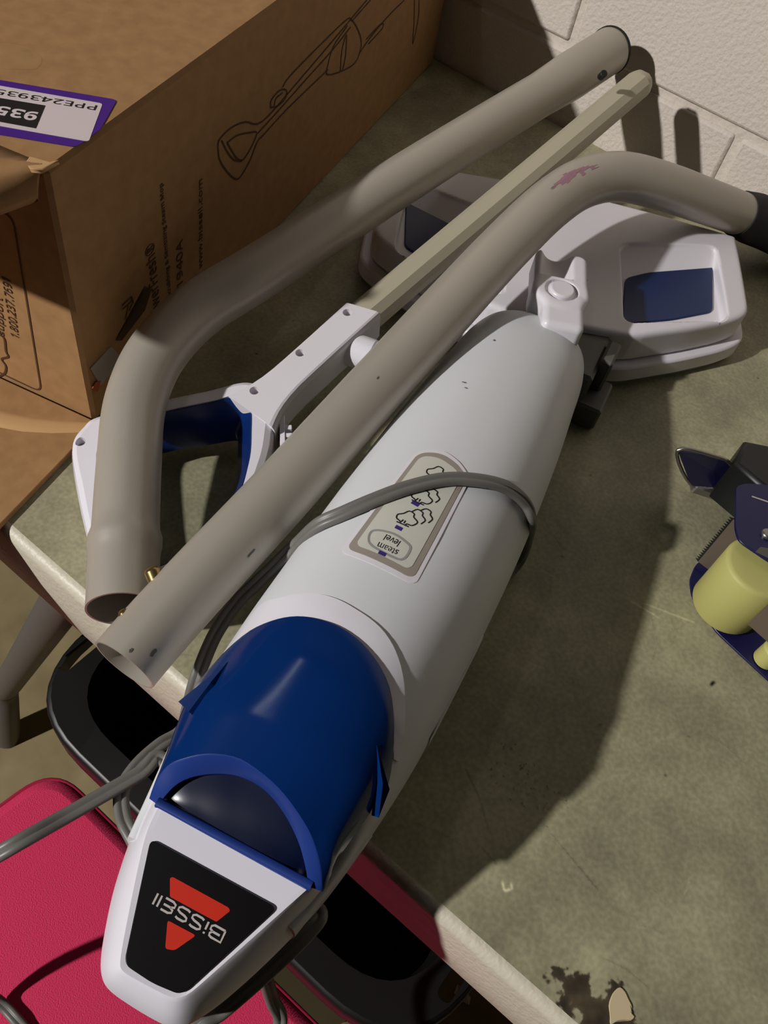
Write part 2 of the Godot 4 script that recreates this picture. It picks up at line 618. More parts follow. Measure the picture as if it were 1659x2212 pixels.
func lamp(at: Vector3, target: Vector3) -> void:
	# a clamped reflector lamp behind the viewer, aimed at the table
	var z := (at - target).normalized()
	var x := Vector3.UP.cross(z).normalized()
	var t := thing("work_lamp", "round reflector work lamp hanging behind the viewer and aimed at the table", "lamp", Transform3D(Basis(x, z.cross(x), z), at))
	var b := Mesher.new()
	var rows := []
	for k in 13:
		var a := PI * k / 12.0
		rows.append(ring(Vector3(0, 0, -cos(a) * 0.055), Vector3.RIGHT, Vector3.UP, maxf(sin(a) * 0.055, 0.0004), 24))
	b.grid(rows, true, 0)
	var glow := paint(Color(1, 0.97, 0.92), 0.4)
	glow.emission_enabled = true
	glow.emission = Color(1, 0.97, 0.93)
	glow.emission_energy_multiplier = 5.0
	part("bulb", b, glow, t)
	b = Mesher.new()
	rows = []
	for q in [[0.150, -0.02], [0.140, 0.03], [0.11, 0.075], [0.06, 0.105], [0.03, 0.115], [0.032, 0.118], [0.063, 0.108], [0.113, 0.078], [0.143, 0.031], [0.153, -0.02]]:
		rows.append(ring(Vector3(0, 0, q[1]), Vector3.RIGHT, Vector3.UP, q[0], 40))
	b.grid(rows, true, 0, true)
	part("reflector", b, M.frame_black, t)
	b = Mesher.new()
	pill(b, Vector3(0, 0, 0.05), Vector3(0, 0, 1), 0.024, 0.11, 0.004)
	part("socket", b, M.grip, t)
	b = Mesher.new()
	var up := t.transform.basis.inverse() * Vector3.UP
	var c0 := Vector3(0, 0, 0.15)
	pipe(b, [c0, c0 + up * 0.2, c0 + up * (2.395 - (t.transform * c0).y)], [0.006, 0.006], 10)
	part("stem", b, M.grip, t)
	var l := SpotLight3D.new()
	l.name = "bulb_light"
	l.light_color = Color(1.0, 0.99, 0.98)
	l.light_energy = LAMP
	l.light_size = 0.05
	l.spot_range = 12.0
	l.spot_attenuation = 2.0
	l.spot_angle = 21.0
	l.spot_angle_attenuation = 0.6
	l.shadow_enabled = true
	t.add_child(l)

const LAMP := 11.0
const STRIP := 0.11

func strip_light(at: Vector3) -> void:
	# a dim fluorescent fitting on the ceiling to the left
	var t := thing("ceiling_fixture", "dim white fluorescent strip fitting fixed to the ceiling above the table", "light fixture", Transform3D(Basis.from_euler(Vector3(0, 0.25, 0)), at))
	var b := Mesher.new()
	b.box(Vector3(-0.09, 0.0, -0.66), Vector3(0.09, 0.07, 0.66), Transform3D.IDENTITY, 0.01)
	part("housing", b, M.white, t)
	var glow := paint(Color(0.95, 0.98, 1.0), 0.4)
	glow.emission_enabled = true
	glow.emission = Color(0.95, 0.97, 1.0)
	glow.emission_energy_multiplier = 0.5
	for x in [0.0]:
		b = Mesher.new()
		pipe(b, [Vector3(x, -0.016, -0.6), Vector3(x, -0.016, 0), Vector3(x, -0.016, 0.6)], [0.015, 0.015], 16)
		part("fluorescent_tube", b, glow, t)
	var l := AreaLight3D.new()
	l.name = "strip_glow"
	l.area_size = Vector2(0.035, 1.2)
	l.area_normalize_energy = true
	l.light_color = Color(0.97, 0.985, 1.0)
	l.light_energy = STRIP
	l.area_range = 12.0
	l.area_attenuation = 2.0
	l.shadow_enabled = true
	l.position = Vector3(0, -0.034, 0)
	l.rotation_degrees = Vector3(-90, 0, 0)
	t.add_child(l)

# ------------------------------------------------------------------ the table
func table() -> void:
	var t := thing("folding_table", "worn grey plastic folding table with a scuffed top pushed against the block wall", "table")
	var x0 := -0.98
	var x1 := 0.92
	var ze := -0.1288
	var zb := -0.872
	var prof := []
	for k in 7:
		var a := PI / 2 * k / 6.0
		prof.append(Vector2(ze - 0.007 + sin(a) * 0.007, -0.007 + cos(a) * 0.007))
	prof.append(Vector2(ze + 0.001, -0.03))
	prof.append(Vector2(ze - 0.001, -0.062))
	prof.append(Vector2(ze - 0.005, -0.067))
	var uvf := func(p: Vector3) -> Vector2: return Vector2((p.x + 0.50) / 0.9, (p.z + 0.88) / 0.75)
	var b := Mesher.new()
	b.quad(Vector3(x0, 0, ze - 0.007), Vector3(x0, 0, zb), Vector3(x1, 0, zb), Vector3(x1, 0, ze - 0.007), -1)
	part("tabletop", b, M.table, t, false, uvf)
	b = Mesher.new()
	var rows := []
	for x in [x0, x1]:
		var r := []
		for q in prof: r.append(Vector3(x, q.y, q.x))
		rows.append(r)
	b.grid(rows, false, 0)
	var under := -0.067
	b.quad(Vector3(x0, under, zb), Vector3(x0, under, ze - 0.005), Vector3(x1, under, ze - 0.005), Vector3(x1, under, zb), -1)
	b.quad(Vector3(x0, 0, zb), Vector3(x0, under, zb), Vector3(x1, under, zb), Vector3(x1, 0, zb), -1)
	b.quad(Vector3(x0, 0, ze - 0.007), Vector3(x0, under, ze - 0.005), Vector3(x0, under, zb), Vector3(x0, 0, zb), -1)
	b.quad(Vector3(x1, 0, zb), Vector3(x1, under, zb), Vector3(x1, under, ze - 0.005), Vector3(x1, 0, ze - 0.007), -1)
	part("edge", b, M.table_side, t, false)
	# white filler showing in the peeled patch
	b = Mesher.new()
	var chip := [Vector2(0.1145, -0.1643), Vector2(0.1180, -0.1640), Vector2(0.1212, -0.1618), Vector2(0.1245, -0.1603), Vector2(0.1245, -0.1571), Vector2(0.1276, -0.1576), Vector2(0.1267, -0.1542), Vector2(0.1215, -0.1505), Vector2(0.1189, -0.1453), Vector2(0.1169, -0.1499), Vector2(0.1140, -0.1527), Vector2(0.1130, -0.1590)]
	slab(b, round_poly(chip, 0.002, 2), 0.0001, 0.0009, 0.0003)
	part("paint_chip", b, paint(Color(0.80, 0.73, 0.58), 0.8), t)
	# folding legs: splayed tubes that turn down to the floor
	for k in [[Vector3(-0.3198, -0.0900, -0.1441) + Vector3(0.004, 0.0, -0.012), Vector3(-0.5563, -0.6200, -0.1474), Vector3(-0.5554, -0.7350, -0.1209)], [Vector3(-0.33, -0.07, -0.80), Vector3(-0.56, -0.62, -0.80), Vector3(-0.56, -0.74, -0.80)], [Vector3(0.66, -0.07, -0.17), Vector3(0.80, -0.62, -0.17), Vector3(0.80, -0.74, -0.17)], [Vector3(0.66, -0.07, -0.80), Vector3(0.80, -0.62, -0.80), Vector3(0.80, -0.74, -0.80)]]:
		b = Mesher.new()
		var top: Vector3 = k[0]
		var knee: Vector3 = k[1]
		var foot: Vector3 = k[2]
		var up: Vector3 = top + (top - knee).normalized() * 0.035
		pipe(b, spline([up, top.lerp(knee, 0.3), top.lerp(knee, 0.9), knee, knee.lerp(foot, 0.35), Vector3(foot.x, -0.74, foot.z)], 6), [0.0175, 0.0175], 20)
		part("leg", b, M.leg, t)

# ------------------------------------------------------------------ the carton
func carton() -> void:
	var xf := Transform3D(Basis(Vector3(0.9677, 0.0000, -0.2521), Vector3.UP, Vector3(0.2521, -0.0000, 0.9677)), Vector3(-0.3597, 0.0000, -0.2292))
	var t := thing("cardboard_box", "large brown cardboard carton with a purple label and line drawing on its side", "box", xf)
	var h := 0.1965
	var w := 0.30
	var l := 0.655
	var b := Mesher.new()
	b.box(Vector3(-w, 0.0, -l), Vector3(0, h, 0), Transform3D.IDENTITY, 0.0025)
	part("carton_body", b, M.board, t)
	# the bulging end flap under the top, its torn corner and the opened bottom flap
	b = Mesher.new()
	var rows := []
	for k in 15:
		var q := k / 14.0
		var x := -0.004 - (w - 0.006) * q * q
		var r := []
		var reach := minf(0.010 + 2.7 * (-x - 0.004), 0.095)
		for j in 6:
			var s := j / 5.0
			r.append(Vector3(x, h + 0.001 + 0.003 * sin(s * PI) - 0.013 * s * s, -0.004 + reach * s))
		for j in 6:
			var s := 1.0 - j / 5.0
			r.append(Vector3(x, h - 0.003 + 0.003 * sin(s * PI) - 0.013 * s * s, -0.004 + reach * s))
		rows.append(r)
	b.grid(rows, true, 0)
	b.fan(rows[0], true, 2)
	b.fan(rows[-1], false, 3)
	part("end_flap", b, M.board, t)
	b = Mesher.new()
	var torn := [Vector2(-0.013, -0.004), Vector2(-0.002, -0.006), Vector2(0.0005, -0.010), Vector2(-0.001, 0.002), Vector2(-0.006, 0.0045), Vector2(-0.011, 0.003)]
	slab(b, torn, h - 0.0005, h + 0.002, 0.0005)
	part("torn_corner", b, M.board_edge, t)
	b = Mesher.new()
	slab(b, [Vector2(0.004, 0.002), Vector2(0.0045, 0.037), Vector2(0.0035, 0.11), Vector2(0.002, 0.19), Vector2(-0.296, 0.19), Vector2(-0.298, 0.002)], 0.0008, 0.0045, 0.0008)
	var bf := part("bottom_flap", b, M.board, t)
	b = Mesher.new()
	rows = []
	for k in 13:
		var q := k / 12.0
		var x := lerpf(0.001, -0.2, q)
		var z := 0.010 + 0.012 * sin(q * 5.0) * (1.0 - q) + 0.02 * sin(q * PI)
		var r := []
		for j in 6:
			var a := PI * j / 5.0
			r.append(Vector3(x, 0.0035 + 0.0028 * sin(a) * (0.6 + 0.4 * sin(q * 9.0)), z - cos(a) * (0.0065 + 0.002 * sin(q * 7.0))))
		rows.append(r)
	b.grid(rows, false, 0)
	part("torn_fold", b, M.board_edge, bf, false)
	# clear tape across the top and round the lower corner
	b = Mesher.new()
	slab(b, round_poly([Vector2(-0.1009, -0.0908), Vector2(-0.0850, -0.0959), Vector2(-0.0707, -0.0910), Vector2(-0.0654, -0.0787), Vector2(-0.0814, -0.0664)], 0.004, 3), h + 0.0002, h + 0.0006)
	part("clear_tape", b, M.clear, t)
	var on_side := func(p: Vector2, off: float) -> Vector3: return Vector3(off, p.y, -p.x)
	var on_end := func(p: Vector2, off: float) -> Vector3: return Vector3(p.x, p.y, off)
	b = Mesher.new()
	var side := Transform3D(Basis(Vector3(0, 0, -1), Vector3(1, 0, 0), Vector3(0, 1, 0)), Vector3.ZERO)
	slab(b, [Vector2(0.0045, 0.0497), Vector2(0.0282, 0.0506), Vector2(0.0377, 0.0311), Vector2(0.0112, 0.0276)], 0.0002, 0.0009, 0.0, side)
	part("clear_tape", b, paint(Color(0.62, 0.58, 0.55), 0.3), t)
	b = Mesher.new()
	slab(b, [Vector2(0.0023, 0.0327), Vector2(0.0065, 0.0353), Vector2(0.0116, 0.0319), Vector2(0.0070, 0.0254)], 0.0009, 0.0014, 0.0, side)
	part("orange_mark", b, M.orange, t)
	label_sticker(t, h)
	# the line drawing of the mop and the printed words on the long side
	b = Mesher.new()
	var lines := [
		[Vector2(0.1718, 0.1275), Vector2(0.1744, 0.1325), Vector2(0.1912, 0.1335), Vector2(0.2113, 0.1286), Vector2(0.2373, 0.1172), Vector2(0.2931, 0.1238), Vector2(0.3759, 0.1366), Vector2(0.4227, 0.1441)],
		[Vector2(0.1718, 0.1275), Vector2(0.1741, 0.1167), Vector2(0.1844, 0.1021), Vector2(0.1968, 0.0896), Vector2(0.2053, 0.0875), Vector2(0.2195, 0.0940), Vector2(0.2307, 0.1041), Vector2(0.2410, 0.1050), Vector2(0.2790, 0.1089), Vector2(0.3527, 0.1114)],
		[Vector2(0.1846, 0.1249), Vector2(0.1992, 0.1237), Vector2(0.2187, 0.1169), Vector2(0.2289, 0.1117), Vector2(0.2227, 0.1052), Vector2(0.2121, 0.1004), Vector2(0.2051, 0.1009), Vector2(0.1967, 0.1081), Vector2(0.1846, 0.1249)],
		[Vector2(0.1769, 0.1303), Vector2(0.1859, 0.1163), Vector2(0.1953, 0.1061), Vector2(0.2065, 0.0994)],
		[Vector2(0.2304, 0.1107), Vector2(0.2629, 0.1141), Vector2(0.3099, 0.1200), Vector2(0.3603, 0.1259), Vector2(0.3927, 0.1322)],
		[Vector2(0.2501, 0.1226), Vector2(0.2511, 0.1284), Vector2(0.2644, 0.1301), Vector2(0.2756, 0.1254), Vector2(0.2747, 0.1195), Vector2(0.2625, 0.1188), Vector2(0.2501, 0.1226)],
		[Vector2(0.2562, 0.1215), Vector2(0.2588, 0.1263), Vector2(0.2694, 0.1262)],
		[Vector2(0.2689, 0.1308), Vector2(0.2799, 0.1346), Vector2(0.3234, 0.1386), Vector2(0.3791, 0.1418), Vector2(0.3919, 0.1385), Vector2(0.4090, 0.1250), Vector2(0.4214, 0.1094), Vector2(0.4203, 0.0996), Vector2(0.4108, 0.0941), Vector2(0.3835, 0.0981), Vector2(0.3528, 0.1071), Vector2(0.3519, 0.1157), Vector2(0.3599, 0.1280), Vector2(0.3852, 0.1360)],
		[Vector2(0.3803, 0.0994), Vector2(0.3788, 0.1171), Vector2(0.3853, 0.1283), Vector2(0.3882, 0.1096), Vector2(0.3852, 0.0987)],
		[Vector2(0.3943, 0.1366), Vector2(0.4314, 0.1413)], [Vector2(0.4203, 0.0996), Vector2(0.4429, 0.1057), Vector2(0.4817, 0.1108), Vector2(0.5204, 0.1125)], [Vector2(0.4321, 0.1076), Vector2(0.4648, 0.1095), Vector2(0.4711, 0.1040), Vector2(0.4393, 0.1008)],
		[Vector2(0.5508, 0.1027), Vector2(0.5614, 0.0770), Vector2(0.5683, 0.0536), Vector2(0.5724, 0.0778), Vector2(0.5653, 0.0980)]]
	for q in lines:
		if q == lines[-1]:
			part("printed_drawing", b, M.board_print, t, false)
			b = Mesher.new()
		var p3 := []
		for p in q: p3.append(on_side.call(p, 0.0004))
		ribbon(b, spline(p3, 4), Vector3.RIGHT, 0.0014)
	part("printed_drawing", b, M.board_print, t, false)
	var words := [["PowerFresh®", Vector2(0.0820, 0.1004), Vector2(0.0825, 0.0342), 0.011], ["Scrubbing & Sanitizing Steam Mop", Vector2(0.1008, 0.1364), Vector2(0.1008, 0.0430), 0.0055], ["1940A", Vector2(0.1175, 0.0817), Vector2(0.1146, 0.0421), 0.008], ["www.bissell.com", Vector2(0.1475, 0.1146), Vector2(0.1434, 0.0404), 0.0055]]
	for q in words:
		var a: Vector3 = on_side.call(q[1], 0.0004)
		var e: Vector3 = on_side.call(q[2], 0.0004)
		lettering(t, "printed_words", q[0], (a + e) / 2.0, a - e, Vector3.RIGHT.cross(a - e), (a - e).length(), q[3], M.board_print)
	b = Mesher.new()
	var wedge := []
	for p in [Vector2(0.0724, 0.0719), Vector2(0.0793, 0.0642), Vector2(0.0696, 0.0524), Vector2(0.0404, 0.0465), Vector2(0.0337, 0.0517), Vector2(0.0639, 0.0606)]: wedge.append(on_side.call(p, 0.0005))
	for k in range(1, 5): b.tri(wedge[0], wedge[k], wedge[k + 1], -1)
	for q in [[Vector2(0.0453, 0.0740), Vector2(0.0566, 0.0740)], [Vector2(0.0453, 0.0708), Vector2(0.0571, 0.0704)], [Vector2(0.0566, 0.0740), Vector2(0.0577, 0.0671)], [Vector2(0.0472, 0.0604), Vector2(0.0520, 0.0692)], [Vector2(0.0522, 0.0641), Vector2(0.0562, 0.0678)]]:
		ribbon(b, [on_side.call(q[0], 0.0005), on_side.call(q[1], 0.0005)], Vector3.RIGHT, 0.0013)
	part("printed_logo", b, M.board_print, t, false)
	# the framed help-line box on the end
	b = Mesher.new()
	var fr := []
	for p in round_poly([Vector2(-0.0303, 0.1572), Vector2(-0.0431, 0.0067), Vector2(-0.20, 0.0105), Vector2(-0.20, 0.155)], 0.008, 4): fr.append(on_end.call(p, 0.0004))
	ribbon(b, fr, Vector3.BACK, 0.0013, true)
	var sp := []
	for p in [Vector2(-0.0671, 0.0494), Vector2(-0.0641, 0.0468), Vector2(-0.0660, 0.0347), Vector2(-0.0654, 0.0298), Vector2(-0.0722, 0.0240), Vector2(-0.0702, 0.0184), Vector2(-0.0731, 0.0100), Vector2(-0.0791, 0.0035)]: sp.append(on_end.call(p, 0.0005))
	ribbon(b, spline(sp, 4), Vector3.BACK, 0.0016)
	part("printed_frame", b, M.board_print, t, false)
	for q in [["1.800.237.7691", Vector2(-0.0479, 0.1048), Vector2(-0.0539, 0.0536), 0.0065], ["support", Vector2(-0.0573, 0.0858), Vector2(-0.0652, 0.0495), 0.006]]:
		var a: Vector3 = on_end.call(q[1], 0.0004)
		var e: Vector3 = on_end.call(q[2], 0.0004)
		lettering(t, "printed_words", q[0], (a + e) / 2.0, a - e, Vector3.BACK.cross(a - e), (a - e).length(), q[3], M.board_print)

func label_sticker(t: Node3D, h: float) -> void:
	var b := Mesher.new()
	slab(b, round_poly([Vector2(-0.1311, -0.0346), Vector2(-0.0117, -0.0802), Vector2(-0.0012, -0.0490), Vector2(-0.0012, -0.0270), Vector2(-0.0928, 0.0078)], 0.003, 3), h + 0.0002, h + 0.0005)
	var s := part("label_sticker", b, M.label_purple, t)
	b = Mesher.new()
	slab(b, round_poly([Vector2(-0.1270, -0.0300), Vector2(-0.0153, -0.0715), Vector2(0.0011, -0.0351), Vector2(-0.0992, 0.0007)], 0.002, 3), h + 0.0005, h + 0.0007)
	part("white_field", b, M.label_white, s)
	b = Mesher.new()
	slab(b, [Vector2(-0.0918, -0.0292), Vector2(-0.0379, -0.0498), Vector2(-0.0279, -0.0284), Vector2(-0.0768, -0.0115)], h + 0.0007, h + 0.0009)
	part("black_field", b, M.label_black, s)
	var bt := func(p: Vector2, y: float) -> Vector3: return Vector3(p.x, y, p.y)
	var a: Vector3 = bt.call(Vector2(-0.0152, -0.0652), h + 0.0008)
	var e: Vector3 = bt.call(Vector2(-0.0674, -0.0451), h + 0.0008)
	lettering(s, "printed_code", "PPE243935", (a + e) / 2.0, e - a, Vector3.UP.cross(e - a), (a - e).length(), 0.0052, M.label_black, false)
	a = bt.call(Vector2(-0.0340, -0.0377), h + 0.001)
	e = bt.call(Vector2(-0.0622, -0.0276), h + 0.001)
	lettering(s, "printed_number", "9352", (a + e) / 2.0, e - a, Vector3.UP.cross(e - a), (a - e).length(), 0.0088, M.label_white, true)

# ------------------------------------------------------------------ the steam mop
const BODY := [[0.030, -0.0082, 0.0335, 0.0660, 0.0120], [0.060, -0.0058, 0.0448, 0.0820, 0.0080], [0.090, -0.0036, 0.0502, 0.1020, 0.0040], [0.120, -0.0031, 0.0555, 0.1120, 0.0020], [0.150, -0.0006, 0.0566, 0.1160, 0.0012], [0.180, 0.0000, 0.0577, 0.1160, 0.0012], [0.210, 0.0009, 0.0578, 0.1140, 0.0012], [0.250, 0.0018, 0.0581, 0.1130, 0.0012], [0.300, 0.0027, 0.0577, 0.1100, 0.0012], [0.350, 0.0026, 0.0560, 0.1050, 0.0012], [0.400, 0.0029, 0.0534, 0.0980, 0.0012], [0.440, 0.0024, 0.0503, 0.0910, 0.0020], [0.472, 0.0024, 0.0485, 0.0850, 0.0040], [0.497, 0.0024, 0.0432, 0.0770, 0.0100], [0.511, 0.0024, 0.0332, 0.0670, 0.0200], [0.517, 0.0024, 0.0201, 0.0570, 0.0320]]
const EXPO := 2.25

func body_at(s: float) -> Array:
	var k := 0
	while k < BODY.size() - 2 and BODY[k + 1][0] < s: k += 1
	var q := clampf((s - BODY[k][0]) / (BODY[k + 1][0] - BODY[k][0]), 0.0, 1.0)
	var out := []
	for i in range(1, 5): out.append(lerpf(BODY[k][i], BODY[k + 1][i], q))
	return out

func body_point(s: float, phi: float, scale: float = 1.0) -> Vector3:
	var q := body_at(s)
	var cs := cos(phi)
	var sn := sin(phi)
	var x: float = q[0] + scale * q[1] * signf(cs) * pow(absf(cs), 2.0 / EXPO)
	var y: float = (q[2] + q[3]) / 2.0 + scale * (q[2] - q[3]) / 2.0 * signf(sn) * pow(absf(sn), 2.0 / EXPO)
	return Vector3(x, y, -s)

func body_polar(p: Vector3) -> Vector3:
	# (s, phi, scale) of a point given as (across, up, along)
	var q := body_at(p.z)
	var dx: float = (p.x - q[0]) / q[1]
	var dy: float = (p.y - (q[2] + q[3]) / 2.0) / ((q[2] - q[3]) / 2.0)
	var phi := atan2(signf(dy) * pow(absf(dy), EXPO / 2.0), signf(dx) * pow(absf(dx), EXPO / 2.0))
	return Vector3(p.z, phi, pow(pow(absf(dx), EXPO) + pow(absf(dy), EXPO), 1.0 / EXPO))

func patch(b: Mesher, rows: Array, skirt: float) -> void:
	# an open grid with its border turned down into the body
	b.grid(rows, false, 0)
	var rim := []
	var n: int = rows.size()
	var m: int = rows[0].size()
	for j in m: rim.append(rows[0][j])
	for i in range(1, n): rim.append(rows[i][m - 1])
	for j in range(m - 2, -1, -1): rim.append(rows[n - 1][j])
	for i in range(n - 2, 0, -1): rim.append(rows[i][0])
	var low := []
	for p in rim:
		var q := body_at(-p.z)
		var c := Vector3(q[0], (q[2] + q[3]) / 2.0, p.z)
		low.append(p + (c - p).normalized() * skirt)
	b.grid([low, rim], true, 1)

func steam_mop() -> void:
	var xf := Transform3D(Basis(Vector3(0.9739, 0.0000, -0.2269), Vector3.UP, -Vector3(-0.2269, 0.0000, -0.9739)), Vector3(-0.0505, 0.0000, 0.0000))
	var t := thing("steam_mop", "white upright steam mop with blue water tank lying on its back on the table", "steam mop", xf)
	# housing: lofted along the body, closed by a rounded cap
	var b := Mesher.new()
	var rows := []
	var st := []
	for k in range(1, BODY.size() - 1):
		var n := 5 if k < 11 else 7
		for j in n: st.append(lerpf(BODY[k][0], BODY[k + 1][0], float(j) / n))
	st.append(BODY[-1][0])
	for s in st:
		var r := []
		var lim := lerpf(0.056, 0.060, s / 0.09) if s < 0.09 else lerpf(0.060, 0.125, (s - 0.09) / 0.045)
		for j in 64:
			var p := body_point(s, TAU_ * j / 64.0)
			r.append(Vector3(p.x, minf(p.y, lim), p.z))
		rows.append(r)
	# smooth the loft lengthwise so that stations do not show
	for it in 10:
		var c := rows.duplicate(true)
		for i in range(1, rows.size() - 1):
			for j in 64: rows[i][j] = c[i][j] * 0.5 + (c[i - 1][j] + c[i + 1][j]) * 0.25
	b.grid(rows, true, 0)
	b.fan(rows[0], true, 2)
	b.fan(rows[-1], false, 0)
	var house := part("housing", b, M.body, t)
	# a long finger recess low on the right flank, drawn as a shallow raised pad
	b = Mesher.new()
	var q1 := []
	for i in 7:
		var r := []
		for j in 4: r.append(body_point(lerpf(0.165, 0.235, i / 6.0), lerpf(-0.05, 0.17, j / 3.0) - 0.02 * i / 6.0, 1.012))
		q1.append(r)
	patch(b, q1, 0.003)
	part("side_pad", b, M.body, house, false)
	for q in [[Vector2(0.3791, 1.9228), 0.0007, 0.03], [Vector2(0.3734, 1.8593), 0.0006, 0.02], [Vector2(0.4389, 1.9297), 0.0012, 0.018], [Vector2(0.1764, 2.4261), 0.0006, 0.012], [Vector2(0.2396, 1.3676), 0.0004, 0.01]]:
		var rr := []
		for j in 9:
			var a := TAU_ * j / 9.0
			var k := 0.7 + 0.5 * absf(sin(j * 2.3))
			rr.append(body_point(q[0].x + cos(a) * q[1] * k, q[0].y + sin(a) * q[2] * k, 1.003))
		b = Mesher.new()
		b.fan(rr, false, -1)
		part("scuff_mark", b, M.joint, house, false)
	foot_shell(t)
	water_tank(t)
	control_panel(t)
	neck(t)
	floor_head(t)

const BASE_END := 0.0795

func foot_shell(t: Node3D) -> void:
	# the glossy base with its bevelled deck
	var b := Mesher.new()
	var outer := [Vector2(-0.0579, 0.1088), Vector2(-0.0558, 0.0949), Vector2(-0.0546, 0.0849), Vector2(-0.0508, 0.0623), Vector2(-0.0440, 0.0382), Vector2(-0.0324, 0.0127), Vector2(-0.0247, 0.0058), Vector2(-0.0060, 0.0051), Vector2(0.0128, 0.0057), Vector2(0.0232, 0.0221), Vector2(0.0330, 0.0446), Vector2(0.0436, 0.0747), Vector2(0.0475, 0.0934), Vector2(0.0515, 0.1156)]
	var deck := [Vector2(-0.0422, 0.0920), Vector2(-0.0423, 0.0827), Vector2(-0.0414, 0.0746), Vector2(-0.0402, 0.0617), Vector2(-0.0313, 0.0390), Vector2(-0.0209, 0.0142), Vector2(-0.0177, 0.0124), Vector2(-0.0044, 0.0127), Vector2(0.0097, 0.0135), Vector2(0.0163, 0.0283), Vector2(0.0243, 0.0465), Vector2(0.0349, 0.0715), Vector2(0.0370, 0.0766), Vector2(0.0385, 0.0904)]
	var o3 := []
	var d3 := []
	for p in outer: o3.append(Vector3(p.x, 0.046 + 0.05 * p.y, -p.y))
	for p in deck: d3.append(Vector3(p.x, 0.064 + 0.14 * p.y, -p.y))
	var relax := func(l: Array) -> Array:
		var q := []
		for i in l.size() - 1:
			for k in 6: q.append(l[i].lerp(l[i + 1], k / 6.0))
		q.append(l[-1])
		for it in 6:
			var c := q.duplicate()
			for i in range(1, q.size() - 1): q[i] = c[i] * 0.5 + (c[i - 1] + c[i + 1]) * 0.25
		return q
	o3 = relax.call(o3)
	d3 = relax.call(d3)
	for i in d3.size():
		# the ends run on under the tank
		d3[i].y -= maxf(0.0, -d3[i].z - BASE_END) * 2.5
	var rows := [[], [], [], [], [], []]
	for i in o3.size():
		var a: Vector3 = o3[i]
		var d: Vector3 = d3[i]
		var c := Vector3(0, 0, -0.06)
		var inw := (Vector3(c.x, 0, c.z) - Vector3(a.x, 0, a.z)).normalized()
		rows[0].append(Vector3(a.x, 0.012, a.z) + inw * 0.006)
		rows[1].append(Vector3(a.x, a.y - 0.004, a.z))
		rows[2].append(a + inw * 0.0008)
		rows[3].append(a.lerp(d, 0.88) + Vector3(0, 0.0009, 0))
		rows[4].append(a.lerp(d, 1.0) + inw * 0.0006)
		rows[5].append(d + inw * 0.003)
	b.grid(rows.slice(0, 2), false, 1)
	b.grid(rows.slice(1, 5), false, 0)
	b.grid(rows.slice(4), false, -1)
	var flat := []
	for i in d3.size():
		if -d3[i].z < BASE_END: flat.append(rows[5][i])
	b.fan(flat, false, -1)
	b.fan(rows[0], true, 4)
	var base := part("base_shell", b, M.gloss_white, t, false)
	# the crescent of glossy white behind the tank
	b = Mesher.new()
	var ia := [Vector2(0.1356, 2.7377), Vector2(0.1548, 2.4257), Vector2(0.1643, 2.1813), Vector2(0.1702, 1.9631), Vector2(0.1728, 1.7473), Vector2(0.1728, 1.5703), Vector2(0.1681, 1.3350), Vector2(0.1601, 1.0970), Vector2(0.1472, 0.8566), Vector2(0.1374, 0.6347)]
	var oa := [Vector2(0.1444, 2.6571), Vector2(0.1743, 2.5582), Vector2(0.1803, 2.2758), Vector2(0.1850, 2.0461), Vector2(0.1875, 1.8292), Vector2(0.1868, 1.6141), Vector2(0.1827, 1.3489), Vector2(0.1729, 1.0890), Vector2(0.1582, 0.8442), Vector2(0.1385, 0.5639)]
	ia = spline(ia, 5)
	oa = spline(oa, 5)
	var g := []
	for k in 7:
		var r := []
		for i in ia.size():
			var p: Vector2 = (ia[i] + (ia[i] - oa[i]) * 0.12).lerp(oa[i], k / 6.0)
			r.append(body_point(p.x, p.y, 1.014))
		g.append(r)
	patch(b, g, 0.004)
	part("collar", b, M.gloss_white, base, false)
	# badge: black plate, red triangle in two pieces and the name between them
	var on_deck := func(p: Vector2, off: float) -> Vector3: return Vector3(p.x, 0.064 + 0.14 * p.y + off, -p.y)
	var outline := round_poly([Vector2(-0.0362, 0.0611), Vector2(0.0277, 0.0620), Vector2(0.0087, 0.0165), Vector2(-0.0041, 0.0150), Vector2(-0.0185, 0.0156)], 0.0035, 5)
	var deckx := Transform3D(Basis(Vector3.RIGHT, Vector3(0, 1, 0.14).normalized(), Vector3(0, 0.14, -1)), Vector3(0, 0.064, 0))
	b = Mesher.new()
	slab(b, outline, 0.0, 0.0012, 0.0003, deckx)
	var badge := part("badge", b, M.black, t)
	for q in [[[Vector2(-0.0197, 0.0514), Vector2(-0.0189, 0.0523), Vector2(0.0089, 0.0527), Vector2(0.0102, 0.0519), Vector2(0.0072, 0.0457), Vector2(-0.0156, 0.0452)], 0.0006], [[Vector2(-0.0115, 0.0372), Vector2(0.0023, 0.0376), Vector2(-0.0026, 0.0290), Vector2(-0.0064, 0.0277)], 0.0012]]:
		b = Mesher.new()
		slab(b, round_poly(q[0], q[1], 3), 0.0012, 0.0014, 0.0, deckx)
		part("red_mark", b, M.red, badge)
	b = Mesher.new()
